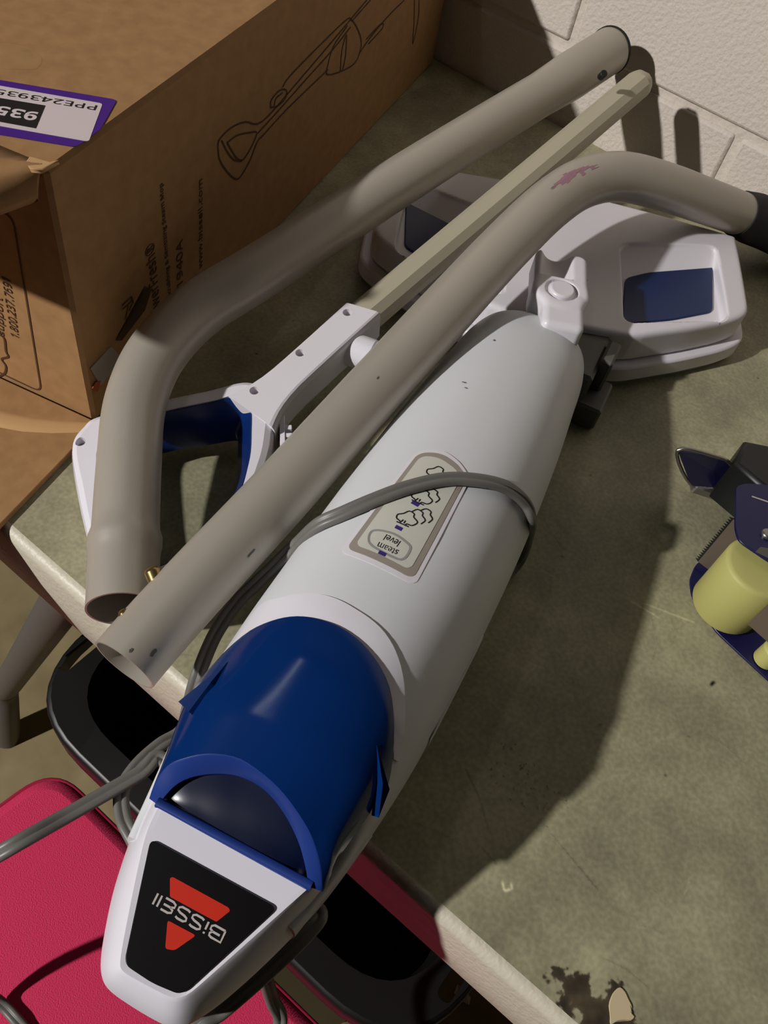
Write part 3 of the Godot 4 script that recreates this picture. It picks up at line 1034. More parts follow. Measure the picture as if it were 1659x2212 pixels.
	# strokes in letter space: x along the word, y up, one unit is a letter height
	var glyphs := [
		[[[0.0, 0.0], [0.0, 1.0], [0.62, 1.0], [0.78, 0.92], [0.80, 0.72], [0.66, 0.54], [0.20, 0.54]], [[0.66, 0.54], [0.86, 0.42], [0.86, 0.16], [0.70, 0.0], [0.0, 0.0]]],
		[[[1.12, 0.0], [1.12, 0.68]], [[1.12, 0.88], [1.12, 1.04]]],
		[[[2.10, 0.92], [1.96, 1.0], [1.58, 1.0], [1.42, 0.86], [1.46, 0.64], [1.64, 0.54], [1.94, 0.48], [2.12, 0.36], [2.12, 0.14], [1.96, 0.0], [1.56, 0.0], [1.40, 0.08]]],
		[[[3.04, 0.92], [2.90, 1.0], [2.52, 1.0], [2.36, 0.86], [2.40, 0.64], [2.58, 0.54], [2.88, 0.48], [3.06, 0.36], [3.06, 0.14], [2.90, 0.0], [2.50, 0.0], [2.34, 0.08]]],
		[[[4.02, 1.0], [3.54, 1.0], [3.34, 0.86], [3.34, 0.66], [3.54, 0.52], [3.98, 0.52]], [[3.54, 0.52], [3.30, 0.38], [3.30, 0.14], [3.50, 0.0], [4.02, 0.0]]],
		[[[4.28, 0.0], [4.28, 1.0]], [[4.56, 0.0], [4.56, 1.0]]]]
	var a := Vector2(0.0128, 0.0396)
	var e := Vector2(-0.0205, 0.0393)
	var ux := (e - a) / 4.56
	var up2 := (Vector2(0.0119, 0.0441) - Vector2(0.0122, 0.0395))
	var uy := -up2
	for letter in glyphs:
		for stroke in letter:
			var p3 := []
			for p in stroke:
				var q: Vector2 = a + ux * p[0] + uy * (p[1] - 1.0)
				p3.append(on_deck.call(q, 0.0014))
			ribbon(b, p3, Vector3(0, 1, 0.14).normalized(), 0.0009)
	part("brand_word", b, M.print_white, badge, false)

func water_tank(t: Node3D) -> void:
	var front := [Vector3(-0.0471, 0.0720, 0.0755), Vector3(-0.0472, 0.0790, 0.0812), Vector3(-0.0449, 0.0870, 0.0878), Vector3(-0.0380, 0.0950, 0.0927), Vector3(-0.0280, 0.1010, 0.0978), Vector3(-0.0147, 0.1040, 0.1010), Vector3(0.0028, 0.1040, 0.0988), Vector3(0.0170, 0.1000, 0.0943), Vector3(0.0283, 0.0930, 0.0892), Vector3(0.0365, 0.0840, 0.0830), Vector3(0.0420, 0.0740, 0.0763)]
	var inner := [Vector3(-0.0415, 0.0730, 0.0751), Vector3(-0.0400, 0.0780, 0.0795), Vector3(-0.0371, 0.0830, 0.0847), Vector3(-0.0316, 0.0870, 0.0897), Vector3(-0.0225, 0.0910, 0.0945), Vector3(-0.0125, 0.0930, 0.0975), Vector3(-0.0006, 0.0930, 0.0975), Vector3(0.0116, 0.0900, 0.0936), Vector3(0.0225, 0.0850, 0.0875), Vector3(0.0296, 0.0800, 0.0816), Vector3(0.0356, 0.0740, 0.0754)]
	var back := [Vector2(0.1174, 2.8201), Vector2(0.1356, 2.7377), Vector2(0.1548, 2.4257), Vector2(0.1643, 2.1813), Vector2(0.1702, 1.9631), Vector2(0.1728, 1.7473), Vector2(0.1728, 1.5703), Vector2(0.1681, 1.3350), Vector2(0.1601, 1.0970), Vector2(0.1470, 0.8609), Vector2(0.1273, 0.4813)]
	var fp := []
	for p in front: fp.append(body_polar(p))
	fp = spline(fp, 4)
	inner = spline(inner, 4)
	back = spline(back, 4)
	var rows := []
	var n := 14
	for k in n + 1:
		var q := float(k) / n
		var r := []
		for i in fp.size():
			var s := lerpf(fp[i].x, back[i].x, q)
			var phi := lerpf(fp[i].y, back[i].y, q)
			var sc := lerpf(fp[i].z, 1.05, smoothstep(0.0, 0.75, q))
			var u := absf(2.0 * i / (fp.size() - 1) - 1.0)
			sc -= (sc - 1.008) * pow(u, 5.0) * smoothstep(0.0, 0.3, q)
			if k == n: sc -= 0.012 * (1.0 - pow(u, 5.0))
			r.append(body_point(s, phi, sc))
		rows.append(r)
	var b := Mesher.new()
	patch(b, rows, 0.006)
	var tank := part("water_tank", b, M.tank, t, false)
	# arched rim: from the shell's front edge down to the recess
	var out3: Array = rows[0]
	var in3 := []
	var deep3 := []
	var base3 := []
	var bl: Vector3 = Vector3(inner[0].x, inner[0].y + 0.002, -inner[0].z)
	var br: Vector3 = Vector3(inner[-1].x, inner[-1].y + 0.0018, -inner[-1].z)
	for i in inner.size():
		var p: Vector3 = inner[i]
		in3.append(Vector3(p.x, p.y, -p.z))
		deep3.append(Vector3(p.x, p.y - 0.005, -p.z - 0.0012))
	b = Mesher.new()
	var lip := []
	for i in out3.size(): lip.append(out3[i].lerp(in3[i], 0.12) + Vector3(0, 0.0008, 0.0002))
	b.grid([out3, lip, in3], false, 0)
	b.grid([in3, deep3], false, 1)
	part("tank_rim", b, M.rim_blue, tank, false)
	b = Mesher.new()
	var fr := []
	for k in 9:
		var q := k / 8.0
		var r := []
		for i in deep3.size():
			var u := float(i) / (deep3.size() - 1)
			var e: Vector3 = bl.lerp(br, u) - Vector3(0, 0.0002, 0)
			r.append(deep3[i].lerp(e, q) - Vector3(0, 0.002 * sin(q * PI) * sin(u * PI), 0))
		fr.append(r)
	b.grid(fr, false, 0)
	part("recess", b, M.deep, tank, false)
	b = Mesher.new()
	var ea := bl + (bl - br).normalized() * 0.001
	var eb := br + (br - bl).normalized() * 0.001
	var across := (eb - ea).normalized()
	sweep(b, [ea, ea.lerp(eb, 0.5), eb], PackedVector2Array([Vector2(-0.0024, -0.006), Vector2(0.0018, -0.006), Vector2(0.0018, 0.0004), Vector2(0.001, 0.0012), Vector2(-0.0018, 0.0012), Vector2(-0.0024, 0.0004)]), frames([ea, ea.lerp(eb, 0.5), eb], Vector3.UP))
	part("lower_lip", b, M.rim_blue, tank)
	# finger ribs on both flanks
	for q in [[Vector2(0.1387, 2.3453), Vector2(0.1170, 2.7080), Vector2(0.1109, 2.3921), Vector2(0.1253, 2.3041), 1.04], [Vector2(0.1347, 0.9203), Vector2(0.1244, 0.5727), Vector2(0.1131, 0.4677), Vector2(0.1233, 0.6849), 1.035]]:
		b = Mesher.new()
		var lo := []
		var hi := []
		for k in 4:
			var p: Vector2 = q[k]
			lo.append(body_point(p.x, p.y, 1.02))
			hi.append(body_point(p.x, p.y, q[4] + (0.012 if k == 0 else 0.055)))
		b.quad(hi[0], hi[1], hi[2], hi[3], -1)
		for k in 4: b.quad(lo[k], lo[(k + 1) % 4], hi[(k + 1) % 4], hi[k], -1)
		part("finger_rib", b, M.tank, tank, false)

func control_panel(t: Node3D) -> void:
	var tl := Vector2(0.2998, 1.8855)
	var tr := Vector2(0.2967, 1.4223)
	var bl := Vector2(0.2194, 1.9524)
	var br := Vector2(0.2186, 1.3832)
	var at := func(u: float, v: float) -> Vector2:
		# u across from left to right, v from the near edge to the far one, which bows out
		var p: Vector2 = bl.lerp(br, u).lerp(tl.lerp(tr, u), v)
		p.x += 0.007 * sin(u * PI) * v
		return p
	var sheet := func(m: float, sc: float, mat: Material, called: String, parent: Node) -> MeshInstance3D:
		var b := Mesher.new()
		var rows := []
		for i in 25:
			var v := 0.5 - 0.5 * cos(PI * i / 24.0)
			# corners are rounded by drawing the sides in near the ends
			var e := minf(v, 1.0 - v)
			var k := maxf(0.0, 1.0 - e / 0.05)
			var cut := 0.12 * (1.0 - sqrt(maxf(0.0, 1.0 - k * k)))
			var r := []
			for j in 13:
				var u := lerpf(cut, 1.0 - cut, j / 12.0)
				var p: Vector2 = at.call(lerpf(m, 1.0 - m, u), lerpf(m * 0.5, 1.0 - m * 0.5, v))
				r.append(body_point(p.x, p.y, sc))
			rows.append(r)
		patch(b, rows, 0.002)
		return part(called, b, mat, parent, false)
	var lip: MeshInstance3D = sheet.call(-0.085, 1.006, M.white, "panel_lip", t)
	sheet.call(-0.01, 1.010, M.panel_frame, "panel_frame", lip)
	sheet.call(0.085, 1.014, M.panel, "panel_face", lip)
	var up := Vector3.UP
	var line := func(b: Mesher, pts: Array, w: float, closed: bool, per: int) -> void:
		var p3 := []
		for p in spline(pts, per, closed): p3.append(body_point(p.x, p.y, 1.0165))
		ribbon(b, p3, up, w, closed)
	# button outline
	var b := Mesher.new()
	line.call(b, [Vector2(0.2295, 1.8229), Vector2(0.2355, 1.8233), Vector2(0.2381, 1.6635), Vector2(0.2362, 1.5486), Vector2(0.2336, 1.5143), Vector2(0.2267, 1.5167), Vector2(0.2244, 1.5745), Vector2(0.2256, 1.7551)], 0.0013, true, 4)
	part("button_outline", b, M.panel_line, lip, false)
	# steam clouds
	b = Mesher.new()
	var cloud := func(o: Vector2, k: Vector2, base: bool) -> void:
		var all := [[-5.0, 16.0], [-8.0, 12.0], [-18.0, 8.0], [-20.0, -2.0], [-10.0, -10.0], [-2.0, -22.0], [10.0, -20.0], [12.0, -12.0], [22.0, -4.0], [18.0, 10.0], [8.0, 12.0], [6.0, 18.0]]
		var pts := []
		for p in (all if base else all.slice(4, 10)):
			pts.append(o + k * p[0] / 20.0 + Vector2(-k.y * 0.0 + p[1] * -0.00026, 0.0))
		line.call(b, pts, 0.0008, false, 3)
		if base:
			for p in [[-3.0, 6.0, -5.0, 14.0], [2.0, 6.0, 2.0, 15.0], [-14.0, 18.0, 14.0, 18.0]]:
				line.call(b, [o + k * p[0] / 20.0 + Vector2(-p[1] * 0.00024, 0.0), o + k * p[2] / 20.0 + Vector2(-p[3] * 0.00024, 0.0)], 0.0008, false, 1)
	var c1 := Vector2(0.2896, 1.6419)
	var c2 := Vector2(0.2687, 1.6386)
	var c3 := Vector2(0.2506, 1.6473)
	var kk := Vector2(0.2501, 1.5850) - Vector2(0.2513, 1.7183)
	kk.x = 0.0
	kk *= 0.55
	cloud.call(c1, kk, true)
	cloud.call(c2, kk, true)
	cloud.call(c3, kk, true)
	cloud.call(c2 + Vector2(0.0034, -0.045), kk * 0.9, false)
	cloud.call(c3 + Vector2(0.0034, -0.045), kk * 0.9, false)
	cloud.call(c3 + Vector2(0.0064, -0.09), kk * 0.85, false)
	part("steam_icons", b, M.ink, lip, false)
	b = Mesher.new()
	for q in [[Vector2(0.2631, 1.6794), Vector2(0.2626, 1.6162)], [Vector2(0.2430, 1.6833), Vector2(0.2428, 1.6259)], [Vector2(0.2237, 1.6868), Vector2(0.2236, 1.6274)]]:
		line.call(b, [q[0], q[1]], 0.0024, false, 2)
	part("indicator_lights", b, M.purple_ink, lip, false)
	for q in [["steam", Vector2(0.2278, 1.7265), Vector2(0.2280, 1.5710), 0.0036], ["level", Vector2(0.2339, 1.7106), Vector2(0.2334, 1.5914), 0.0042]]:
		var a := body_point(q[1].x, q[1].y, 1.0165)
		var e := body_point(q[2].x, q[2].y, 1.0165)
		lettering(lip, "button_word", q[0], (a + e) / 2.0, a - e, Vector3.UP.cross(a - e), (a - e).length(), q[3], M.ink)

func neck(t: Node3D) -> void:
	# the swivel: a forked white yoke with its round button above a grey bracket
	var piv := t.transform.affine_inverse() * Vector3(-0.1628, 0.0850, -0.5098)
	var shape := func(p: Vector3) -> float:
		var q := (p - piv).rotated(Vector3.UP, -0.306)
		var d := Vector2(q.x, q.z).length() - 0.020
		var fork := sd_box(q - Vector3(0, 0, -0.020), Vector3(0.0205, 1.0, 0.028), 0.007)
		d = smin(d, fork, 0.006)
		d = smax(d, absf(q.y + 0.010) - 0.0125, 0.005)
		# trough between the two tines
		var run := Vector2(q.x + 0.004, q.y - 0.005).length()
		var e := maxf(run - 0.0118, q.z + 0.016)
		d = smax(d, -e, 0.003)
		var stem := sd_box(q - Vector3(0.002, -0.014, 0.022), Vector3(0.0155, 0.016, 0.018), 0.005)
		d = smin(d, stem, 0.004)
		var well := maxf(Vector2(q.x, q.z).length() - 0.0125, -(q.y - 0.0002))
		return smax(d, -well, 0.0015)
	var yoke := put("neck_yoke", nets(shape, piv + Vector3(-0.040, -0.036, -0.058), piv + Vector3(0.036, 0.008, 0.050), 0.0012), M.white, t)
	var b := Mesher.new()
	pill(b, piv + Vector3(0, -0.002, 0), Vector3.UP, 0.0098, 0.0062, 0.0016)
	part("release_button", b, M.white, yoke)
	b = Mesher.new()
	var inv := t.transform.affine_inverse()
	var pl := inv * Vector3(-0.1123, 0.0300, -0.5262)
	b.box(pl + Vector3(-0.005, -0.026, -0.012), pl + Vector3(0.005, 0.022, 0.016), Transform3D.IDENTITY, 0.002)
	var ft := inv * Vector3(-0.1049, 0.0080, -0.5061)
	b.box(Vector3(ft.x - 0.035, 0.0005, ft.z - 0.022), Vector3(ft.x + 0.010, 0.022, ft.z + 0.016), Transform3D.IDENTITY, 0.002)
	b.box(Vector3(piv.x - 0.010, 0.002, piv.z - 0.05), Vector3(piv.x + 0.012, 0.074, piv.z + 0.02), Transform3D.IDENTITY, 0.003)
	b.box(Vector3(piv.x + 0.004, 0.002, piv.z - 0.035), Vector3(pl.x - 0.004, 0.046, piv.z + 0.03), Transform3D.IDENTITY, 0.003)
	part("swivel_bracket", b, M.joint, t)

func floor_head(t: Node3D) -> void:
	# built in the head's own axes: x along it, z towards the body
	var hb := Basis(Vector3(0.8601, 0.0000, -0.5101), Vector3.UP, Vector3(0.5101, -0.0000, 0.8601))
	var rel := t.transform.affine_inverse() * Transform3D(hb, Vector3(-0.2019, 0.0000, -0.6011))
	var half := [Vector2(0.0, 0.098), Vector2(0.057, 0.0955), Vector2(0.110, 0.068), Vector2(0.148, 0.045), Vector2(0.170, 0.026), Vector2(0.173, -0.094), Vector2(0.166, -0.1), Vector2(0.10, -0.102), Vector2(0.0, -0.105)]
	var ol := []
	for p in half: ol.append(p)
	for k in range(half.size() - 2, 0, -1): ol.append(Vector2(-half[k].x, half[k].y))
	var b := Mesher.new()
	slab(b, round_poly(inset(ol, 0.003), 0.012, 4), 0.0, 0.007, 0.001, rel)
	var pad := part("pad_plate", b, paint(Color(0.50, 0.485, 0.47), 0.7), t)
	b = Mesher.new()
	slab(b, round_poly(ol, 0.012, 4), 0.0072, 0.022, 0.002, rel)
	part("lower_shell", b, M.white, t)
	var up_poly := PackedVector2Array(round_poly(inset(ol, 0.0075), 0.012, 3))
	var win := [Vector2(0.0580, -0.0025), Vector2(0.0893, -0.0247), Vector2(0.1416, -0.0517), Vector2(0.1344, 0.0186), Vector2(0.0972, 0.0405), Vector2(0.0526, 0.0603)]
	var shape := func(p: Vector3) -> float:
		var top := 0.0535 - 0.22 * p.x * p.x - 0.25 * p.z * p.z
		var d := smax(sd_poly(Vector2(p.x, p.z), up_poly), p.y - top, 0.005)
		d = smax(d, 0.0235 - p.y, 0.002)
		# scooped seats of the two windows
		var q := Vector3(absf(p.x), p.y, p.z)
		var s := sd_box(Vector3(q.x - 0.0955, 0.0, q.z - 0.0045 + (q.x - 0.0955) * 0.38), Vector3(0.046, 1.0, 0.052), 0.010)
		var slope := 0.0375 + maxf(0.0, -(q.z + (q.x - 0.0955) * 0.45 + 0.020)) * 0.42
		s = smax(s, slope - q.y, 0.002)
		return smax(d, -s, 0.0022)
	var sh := put("upper_shell", nets(shape, Vector3(-0.176, 0.02, -0.112), Vector3(0.176, 0.06, 0.104), 0.0022), M.white, t)
	sh.transform = rel
	for s in [1.0, -1.0]:
		b = Mesher.new()
		var wp := []
		for p in win: wp.append(Vector2(p.x * s, p.y))
		if s < 0.0: wp.reverse()
		slab(b, round_poly(wp, 0.006, 4), 0.035, 0.0392, 0.001)
		part("blue_window", b, M.window, sh)

# ------------------------------------------------------------------ tubes, handle, cord
func wand_tubes() -> void:
	var c := [Vector3(-0.2080, 0.0480, -0.1273), Vector3(-0.2372, 0.0500, -0.1550), Vector3(-0.2777, 0.0560, -0.1948), Vector3(-0.3076, 0.0620, -0.2273), Vector3(-0.3263, 0.0680, -0.2624), Vector3(-0.3345, 0.0735, -0.3066), Vector3(-0.3311, 0.0785, -0.3571), Vector3(-0.3271, 0.0855, -0.4372), Vector3(-0.3228, 0.0930, -0.5406), Vector3(-0.3185, 0.0990, -0.6375), Vector3(-0.3143, 0.1045, -0.7419), Vector3(-0.3128, 0.1085, -0.8365)]
	var t := thing("metal_tube", "bent grey metal wand tube with an open flared end beside the carton", "tube", Transform3D(Basis.IDENTITY, c[3]))
	var inv := t.transform.affine_inverse()
	var pts := []
	for p in spline(c, 10): pts.append(inv * p)
	var b := Mesher.new()
	var rad := []
	for i in pts.size():
		var r := 0.0192
		if i < 12: r = 0.0198
		r += 0.0014 * exp(-pow((i - 10.5) / 1.1, 2.0))
		if i > 102: r = 0.0214
		elif i > 97: r = lerpf(0.0192, 0.0214, (i - 97) / 5.0)
		rad.append(r)
	pipe(b, pts, rad, 48, 0.0011)
	part("pipe", b, M.tube, t)
	b = Mesher.new()
	var e: Vector3 = pts[-1]
	var dir: Vector3 = (pts[-1] - pts[-3]).normalized()
	pill(b, e - dir * 0.0006, dir, 0.0222, 0.0036, 0.001, 36)
	part("end_plug", b, M.grip, t)
	b = Mesher.new()
	var q := inv * Vector3(-0.2721, 0.1370, -0.7290)
	pill(b, q - Vector3(0.0, 0.004, 0.0), Vector3(0.45, 0.75, 0.45), 0.0032, 0.0072, 0.0006, 16)
	part("snap_hole", b, M.ink, t)

	var c2 := [Vector3(-0.1734, 0.0680, -0.1005), Vector3(-0.1761, 0.0700, -0.1221), Vector3(-0.1798, 0.0730, -0.1584), Vector3(-0.1862, 0.0790, -0.2307), Vector3(-0.1959, 0.0860, -0.3228), Vector3(-0.2067, 0.0950, -0.4301), Vector3(-0.2129, 0.1030, -0.5081), Vector3(-0.2145, 0.1090, -0.5645), Vector3(-0.2103, 0.1110, -0.6086), Vector3(-0.1961, 0.1080, -0.6471), Vector3(-0.1715, 0.0950, -0.6887), Vector3(-0.1436, 0.0750, -0.7372), Vector3(-0.1158, 0.0530, -0.7881)]
	t = thing("metal_tube", "grey metal wand tube with a purple smear crossing above the handle and mop head", "tube", Transform3D(Basis.IDENTITY, c2[3]))
	inv = t.transform.affine_inverse()
	pts = []
	for p in spline(c2, 10): pts.append(inv * p)
	b = Mesher.new()
	pipe(b, pts, [0.0183, 0.0188, 0.0193, 0.0195, 0.0195, 0.0192], 48, 0.0011)
	part("pipe", b, M.tube, t)
	b = Mesher.new()
	var g := spline([inv * Vector3(-0.1179, 0.0545, -0.7845), inv * Vector3(-0.1011, 0.0440, -0.8090), inv * Vector3(-0.0753, 0.0320, -0.8355), inv * Vector3(-0.0296, 0.0255, -0.8423), inv * Vector3(0.0074, 0.0255, -0.8327)], 8)
	var gr := [0.0205, 0.0232, 0.0232, 0.0238, 0.0232, 0.0232, 0.0215]
	pipe(b, g, gr, 36)
	part("foam_grip", b, M.grip, t)
	b = Mesher.new()
	# purple smear on the upper side of the bend
	var fr := frames(pts, Vector3.UP)
	var rng := RandomNumberGenerator.new()
	rng.seed = 9
	for k in 26:
		var i := 68 + int(k * 0.46)
		var a0 := -0.02 + rng.randf_range(-0.12, 0.10) + 0.012 * k
		var hw := rng.randf_range(0.05, 0.16) * sin(PI * (k + 1) / 27.0)
		var l := []
		for s in [[i, a0 - hw], [i, a0 + hw], [i + 1, a0 + hw * 0.9], [i + 1, a0 - hw * 0.8]]:
			l.append(pts[s[0]] + (fr[s[0]][2] * cos(s[1]) + fr[s[0]][1] * sin(s[1])) * 0.0197)
		b.quad(l[0], l[1], l[2], l[3], -1)
	part("purple_smear", b, M.stain, t, false)
	# spring buttons
	for k in [[Vector3(-0.1980, 0.0780, -0.1428), 0.0045], [Vector3(-0.1898, 0.0780, -0.1163), 0.003]]:
		b = Mesher.new()
		var p: Vector3 = inv * k[0]
		pill(b, p + Vector3(0.012, -0.004, 0.004), Vector3(-0.85, 0.35, -0.3), k[1], 0.0165, 0.002, 18)
		part("snap_button", b, M.brass, t)
	for k in [[5, 0.75, 0.0013, 2.2], [2, 0.25, 0.0009, 1.6], [24, 0.95, 0.0008, 4.5], [40, 0.2, 0.0008, 2.0]]:
		var i: int = k[0]
		var rr := []
		for j in 11:
			var a := TAU_ * j / 11.0
			var w: float = k[2] * (0.6 + 0.6 * rng.randf())
			var th: float = k[1] + cos(a) * w / 0.019
			var r2: float = 0.0185 + 0.0010 * clampf(i / 60.0, 0.0, 1.0)
			rr.append(pts[i] + fr[i][0] * sin(a) * w * k[3] + (fr[i][2] * cos(th) + fr[i][1] * sin(th)) * r2)
		b = Mesher.new()
		b.fan(rr, false, -1)
		part("scuff_mark", b, M.joint, t, false)

func d_handle() -> void:
	var xf := Transform3D(Basis(Vector3(0.9975, -0.0000, 0.0700), Vector3(-0.0102, 0.9894, 0.1451), Vector3(-0.0693, -0.1454, 0.9869)), Vector3(-0.2100, 0.0022, -0.1600))
	var t := thing("mop_handle", "white and blue D shaped mop handle on a long faceted shaft under the tubes", "handle", xf)
	var o := [Vector2(-0.1198, -0.0237), Vector2(-0.1286, -0.0397), Vector2(-0.1277, -0.0534), Vector2(-0.1084, -0.0918), Vector2(-0.0938, -0.1177), Vector2(-0.0803, -0.1415), Vector2(-0.0596, -0.1454), Vector2(-0.0373, -0.1245), Vector2(-0.0216, -0.1041), Vector2(-0.0053, -0.0718), Vector2(0.0004, -0.0269), Vector2(-0.0030, 0.0019), Vector2(-0.0135, 0.0163), Vector2(-0.0310, 0.0201), Vector2(-0.0502, 0.0132), Vector2(-0.0842, -0.0030)]
	var w := [Vector2(-0.1014, -0.0311), Vector2(-0.1100, -0.0428), Vector2(-0.1131, -0.0537), Vector2(-0.0993, -0.0830), Vector2(-0.0842, -0.1096), Vector2(-0.0730, -0.1291), Vector2(-0.0609, -0.1265), Vector2(-0.0465, -0.1142), Vector2(-0.0290, -0.0958), Vector2(-0.0121, -0.0666), Vector2(-0.0088, -0.0224), Vector2(-0.0154, -0.0005), Vector2(-0.0216, 0.0073), Vector2(-0.0340, 0.0067), Vector2(-0.0521, -0.0018), Vector2(-0.0790, -0.0168)]
	var i := [Vector2(-0.0913, -0.0285), Vector2(-0.0948, -0.0351), Vector2(-0.0982, -0.0472), Vector2(-0.0918, -0.0714), Vector2(-0.0768, -0.0951), Vector2(-0.0664, -0.1110), Vector2(-0.0621, -0.1126), Vector2(-0.0519, -0.1039), Vector2(-0.0336, -0.0858), Vector2(-0.0237, -0.0610), Vector2(-0.0195, -0.0230), Vector2(-0.0234, -0.0035), Vector2(-0.0278, 0.0030), Vector2(-0.0381, 0.0020), Vector2(-0.0521, -0.0047), Vector2(-0.0733, -0.0168)]
	o = spline(o, 7, true)
	w = spline(w, 7, true)
	i = spline(i, 7, true)
	var n := o.size()
	var rows := [[], [], [], [], [], [], [], []]
	var blue := [[], [], [], [], []]
	for k in n:
		var a: Vector2 = o[k]
		var c: Vector2 = w[k]
		var d: Vector2 = i[k]
		var u := (c - a).normalized()
		rows[0].append(Vector3(c.x, 0.001, c.y)); rows[1].append(Vector3((a + u * 0.004).x, 0.0, (a + u * 0.004).y))
		rows[2].append(Vector3(a.x, 0.005, a.y)); rows[3].append(Vector3(a.x, 0.023, a.y))
		var e := a + u * 0.0018
		rows[4].append(Vector3(e.x, 0.0278, e.y)); e = a + u * 0.0055
		rows[5].append(Vector3(e.x, 0.0300, e.y)); rows[6].append(Vector3(c.x, 0.0304, c.y)); rows[7].append(Vector3(c.x, 0.0285, c.y))
		var s := c - u * 0.0008
		blue[0].append(Vector3(s.x, 0.001, s.y)); blue[1].append(Vector3(s.x, 0.0292, s.y))
		s = c + u * 0.0012
		blue[2].append(Vector3(s.x, 0.0296, s.y))
		blue[3].append(Vector3(d.x, 0.009, d.y)); blue[4].append(Vector3(d.x, 0.001, d.y))
	var b := Mesher.new()
	b.grid(rows, true, -1, true)
	var solid := b.mesh(M.gloss_white)
	var hole_at := Vector2(-0.1175, -0.0307)
	drilled(t, "loop_frame", solid, M.gloss_white, [Vector3(hole_at.x, 0.030, hole_at.y), Vector3((Vector2(-0.0692, -0.1372)).x, 0.0312, (Vector2(-0.0692, -0.1372)).y)], 0.0034, 0.012, 0.0)
	b = Mesher.new()
	b.grid(blue.slice(0, 3), true, 1)
	b.grid(blue.slice(2, 5), true, 0)
	b.grid([blue[4], blue[0]], true, 1)
	part("grip_liner", b, M.blue, t)
	b = Mesher.new()
	pill(b, Vector3(hole_at.x, 0.019, hole_at.y), Vector3.UP, 0.003, 0.005, 0.0012, 16)
	part("screw", b, M.steel, t)
	# socket: a rounded sleeve from the loop to its slanted mouth
	var s0 := Vector2(-0.0604, -0.1335)
	var s1 := Vector2(-0.0703, -0.2437)
	var sd := (s1 - s0).normalized()
	var sn := Vector2(-sd.y, sd.x)
	b = Mesher.new()
	var sect := func(p: Vector2, hw: float, top: float, low: float, skew: float) -> Array:
		var r := []
		for q in [[-1.0, 0.18], [-1.0, 0.84], [-0.97, 0.92], [-0.90, 0.975], [-0.80, 1.0], [0.80, 1.0], [0.90, 0.975], [0.97, 0.92], [1.0, 0.84], [1.0, 0.18], [0.84, 0.0], [-0.84, 0.0]]:
			var x: Vector2 = p + sn * q[0] * hw + sd * skew * q[0]
			r.append(Vector3(x.x, lerpf(low, top, q[1]), x.y))
		return r
	var len := s0.distance_to(s1)
	rows = []
	for k in [[-0.010, 0.0225, 0.0306, 0.001, 0.0], [-0.004, 0.0196, 0.0307, 0.001, 0.0], [0.002, 0.0172, 0.0308, 0.001, 0.0], [0.009, 0.0153, 0.0309, 0.001, 0.0], [0.017, 0.0139, 0.031, 0.001, 0.0], [0.027, 0.0130, 0.0312, 0.001, 0.0], [0.040, 0.0128, 0.0312, 0.001, 0.0], [len * 0.6, 0.0128, 0.0312, 0.001, 0.0], [len, 0.0132, 0.0312, 0.001, 0.0045]]:
		rows.append(sect.call(s0 + sd * k[0], k[1], k[2], k[3], k[4]))
	b.grid(rows, true, -1)
	b.fan(rows[0], true, -1)
	b.fan(rows[-1], false, -1)
	var hs := []
	for q in [Vector2(-0.0692, -0.1372), Vector2(-0.0712, -0.1818), Vector2(-0.0745, -0.2321)]: hs.append(Vector3(q.x, 0.0312, q.y))
	drilled(t, "shaft_socket", b.mesh(M.white), M.white, hs, 0.0033, 0.014, 0.0)
	# shaft: eight-sided tube with a rounded end
	b = Mesher.new()
	var e0 := Vector2(-0.0722, -0.2395)
	var e1 := Vector2(-0.0944, -0.6503)
	var ed := (e1 - e0).normalized()
	var en := Vector2(-ed.y, ed.x)
	rows = []
	var l2 := e0.distance_to(e1)
	for k in [[0.0, 1.0], [l2 * 0.5, 1.0], [l2 - 0.012, 1.0], [l2 - 0.006, 0.93], [l2 - 0.002, 0.78], [l2, 0.5]]:
		var r := []
		for q in [[-0.42, 1.0], [0.42, 1.0], [0.86, 0.62], [1.0, 0.2], [1.0, -0.3], [0.62, -1.0], [-0.62, -1.0], [-1.0, -0.3], [-1.0, 0.2], [-0.86, 0.62]]:
			var p: Vector2 = e0 + ed * k[0] + en * q[0] * 0.0128 * k[1]
			r.append(Vector3(p.x, 0.0155 + q[1] * 0.0118 * k[1], p.y))
		rows.append(r)
	for k in rows.size() - 1:
		for j in 10: b.quad(rows[k][j], rows[k][(j + 1) % 10], rows[k + 1][(j + 1) % 10], rows[k + 1][j], -1 if k < 2 else 5)
	b.fan(rows[0], true, 2)
	b.fan(rows[-1], false, 5)
	var hs2 := []
	for q in [Vector2(-0.0805, -0.5878), Vector2(-0.0822, -0.6481)]: hs2.append(Vector3(q.x - 0.0035, 0.020, q.y + 0.002))
	var shaft := part("shaft", b, M.shaft, t)
	for q in hs2:
		b = Mesher.new()
		pill(b, q + Vector3(-0.003, -0.001, 0.0), Vector3(0.95, 0.35, 0.0), 0.0026, 0.0042, 0.0004, 14)
		part("snap_hole", b, M.ink, shaft)
	# the stubby cord hook on the socket's right and the little toothed clip
	var kn := Vector2(-0.0548, -0.2208)
	var kd := Vector2(-0.0363, -0.2274) - kn
	b = Mesher.new()
	var ka := Vector3(kd.x, 0.0, kd.y).normalized()
	var k0 := Vector3(kn.x, 0.0155, kn.y) - ka * 0.008
	pill(b, k0, ka, 0.0125, 0.022, 0.0008, 36)
	pill(b, k0 + ka * 0.0225, ka, 0.0122, 0.010, 0.002, 36)
	part("cord_hook", b, M.gloss_white, t)
	b = Mesher.new()
	var ca := Vector2(-0.0473, -0.1412)
	var cb := Vector2(-0.0283, -0.1241)
	var cd := (cb - ca).normalized()
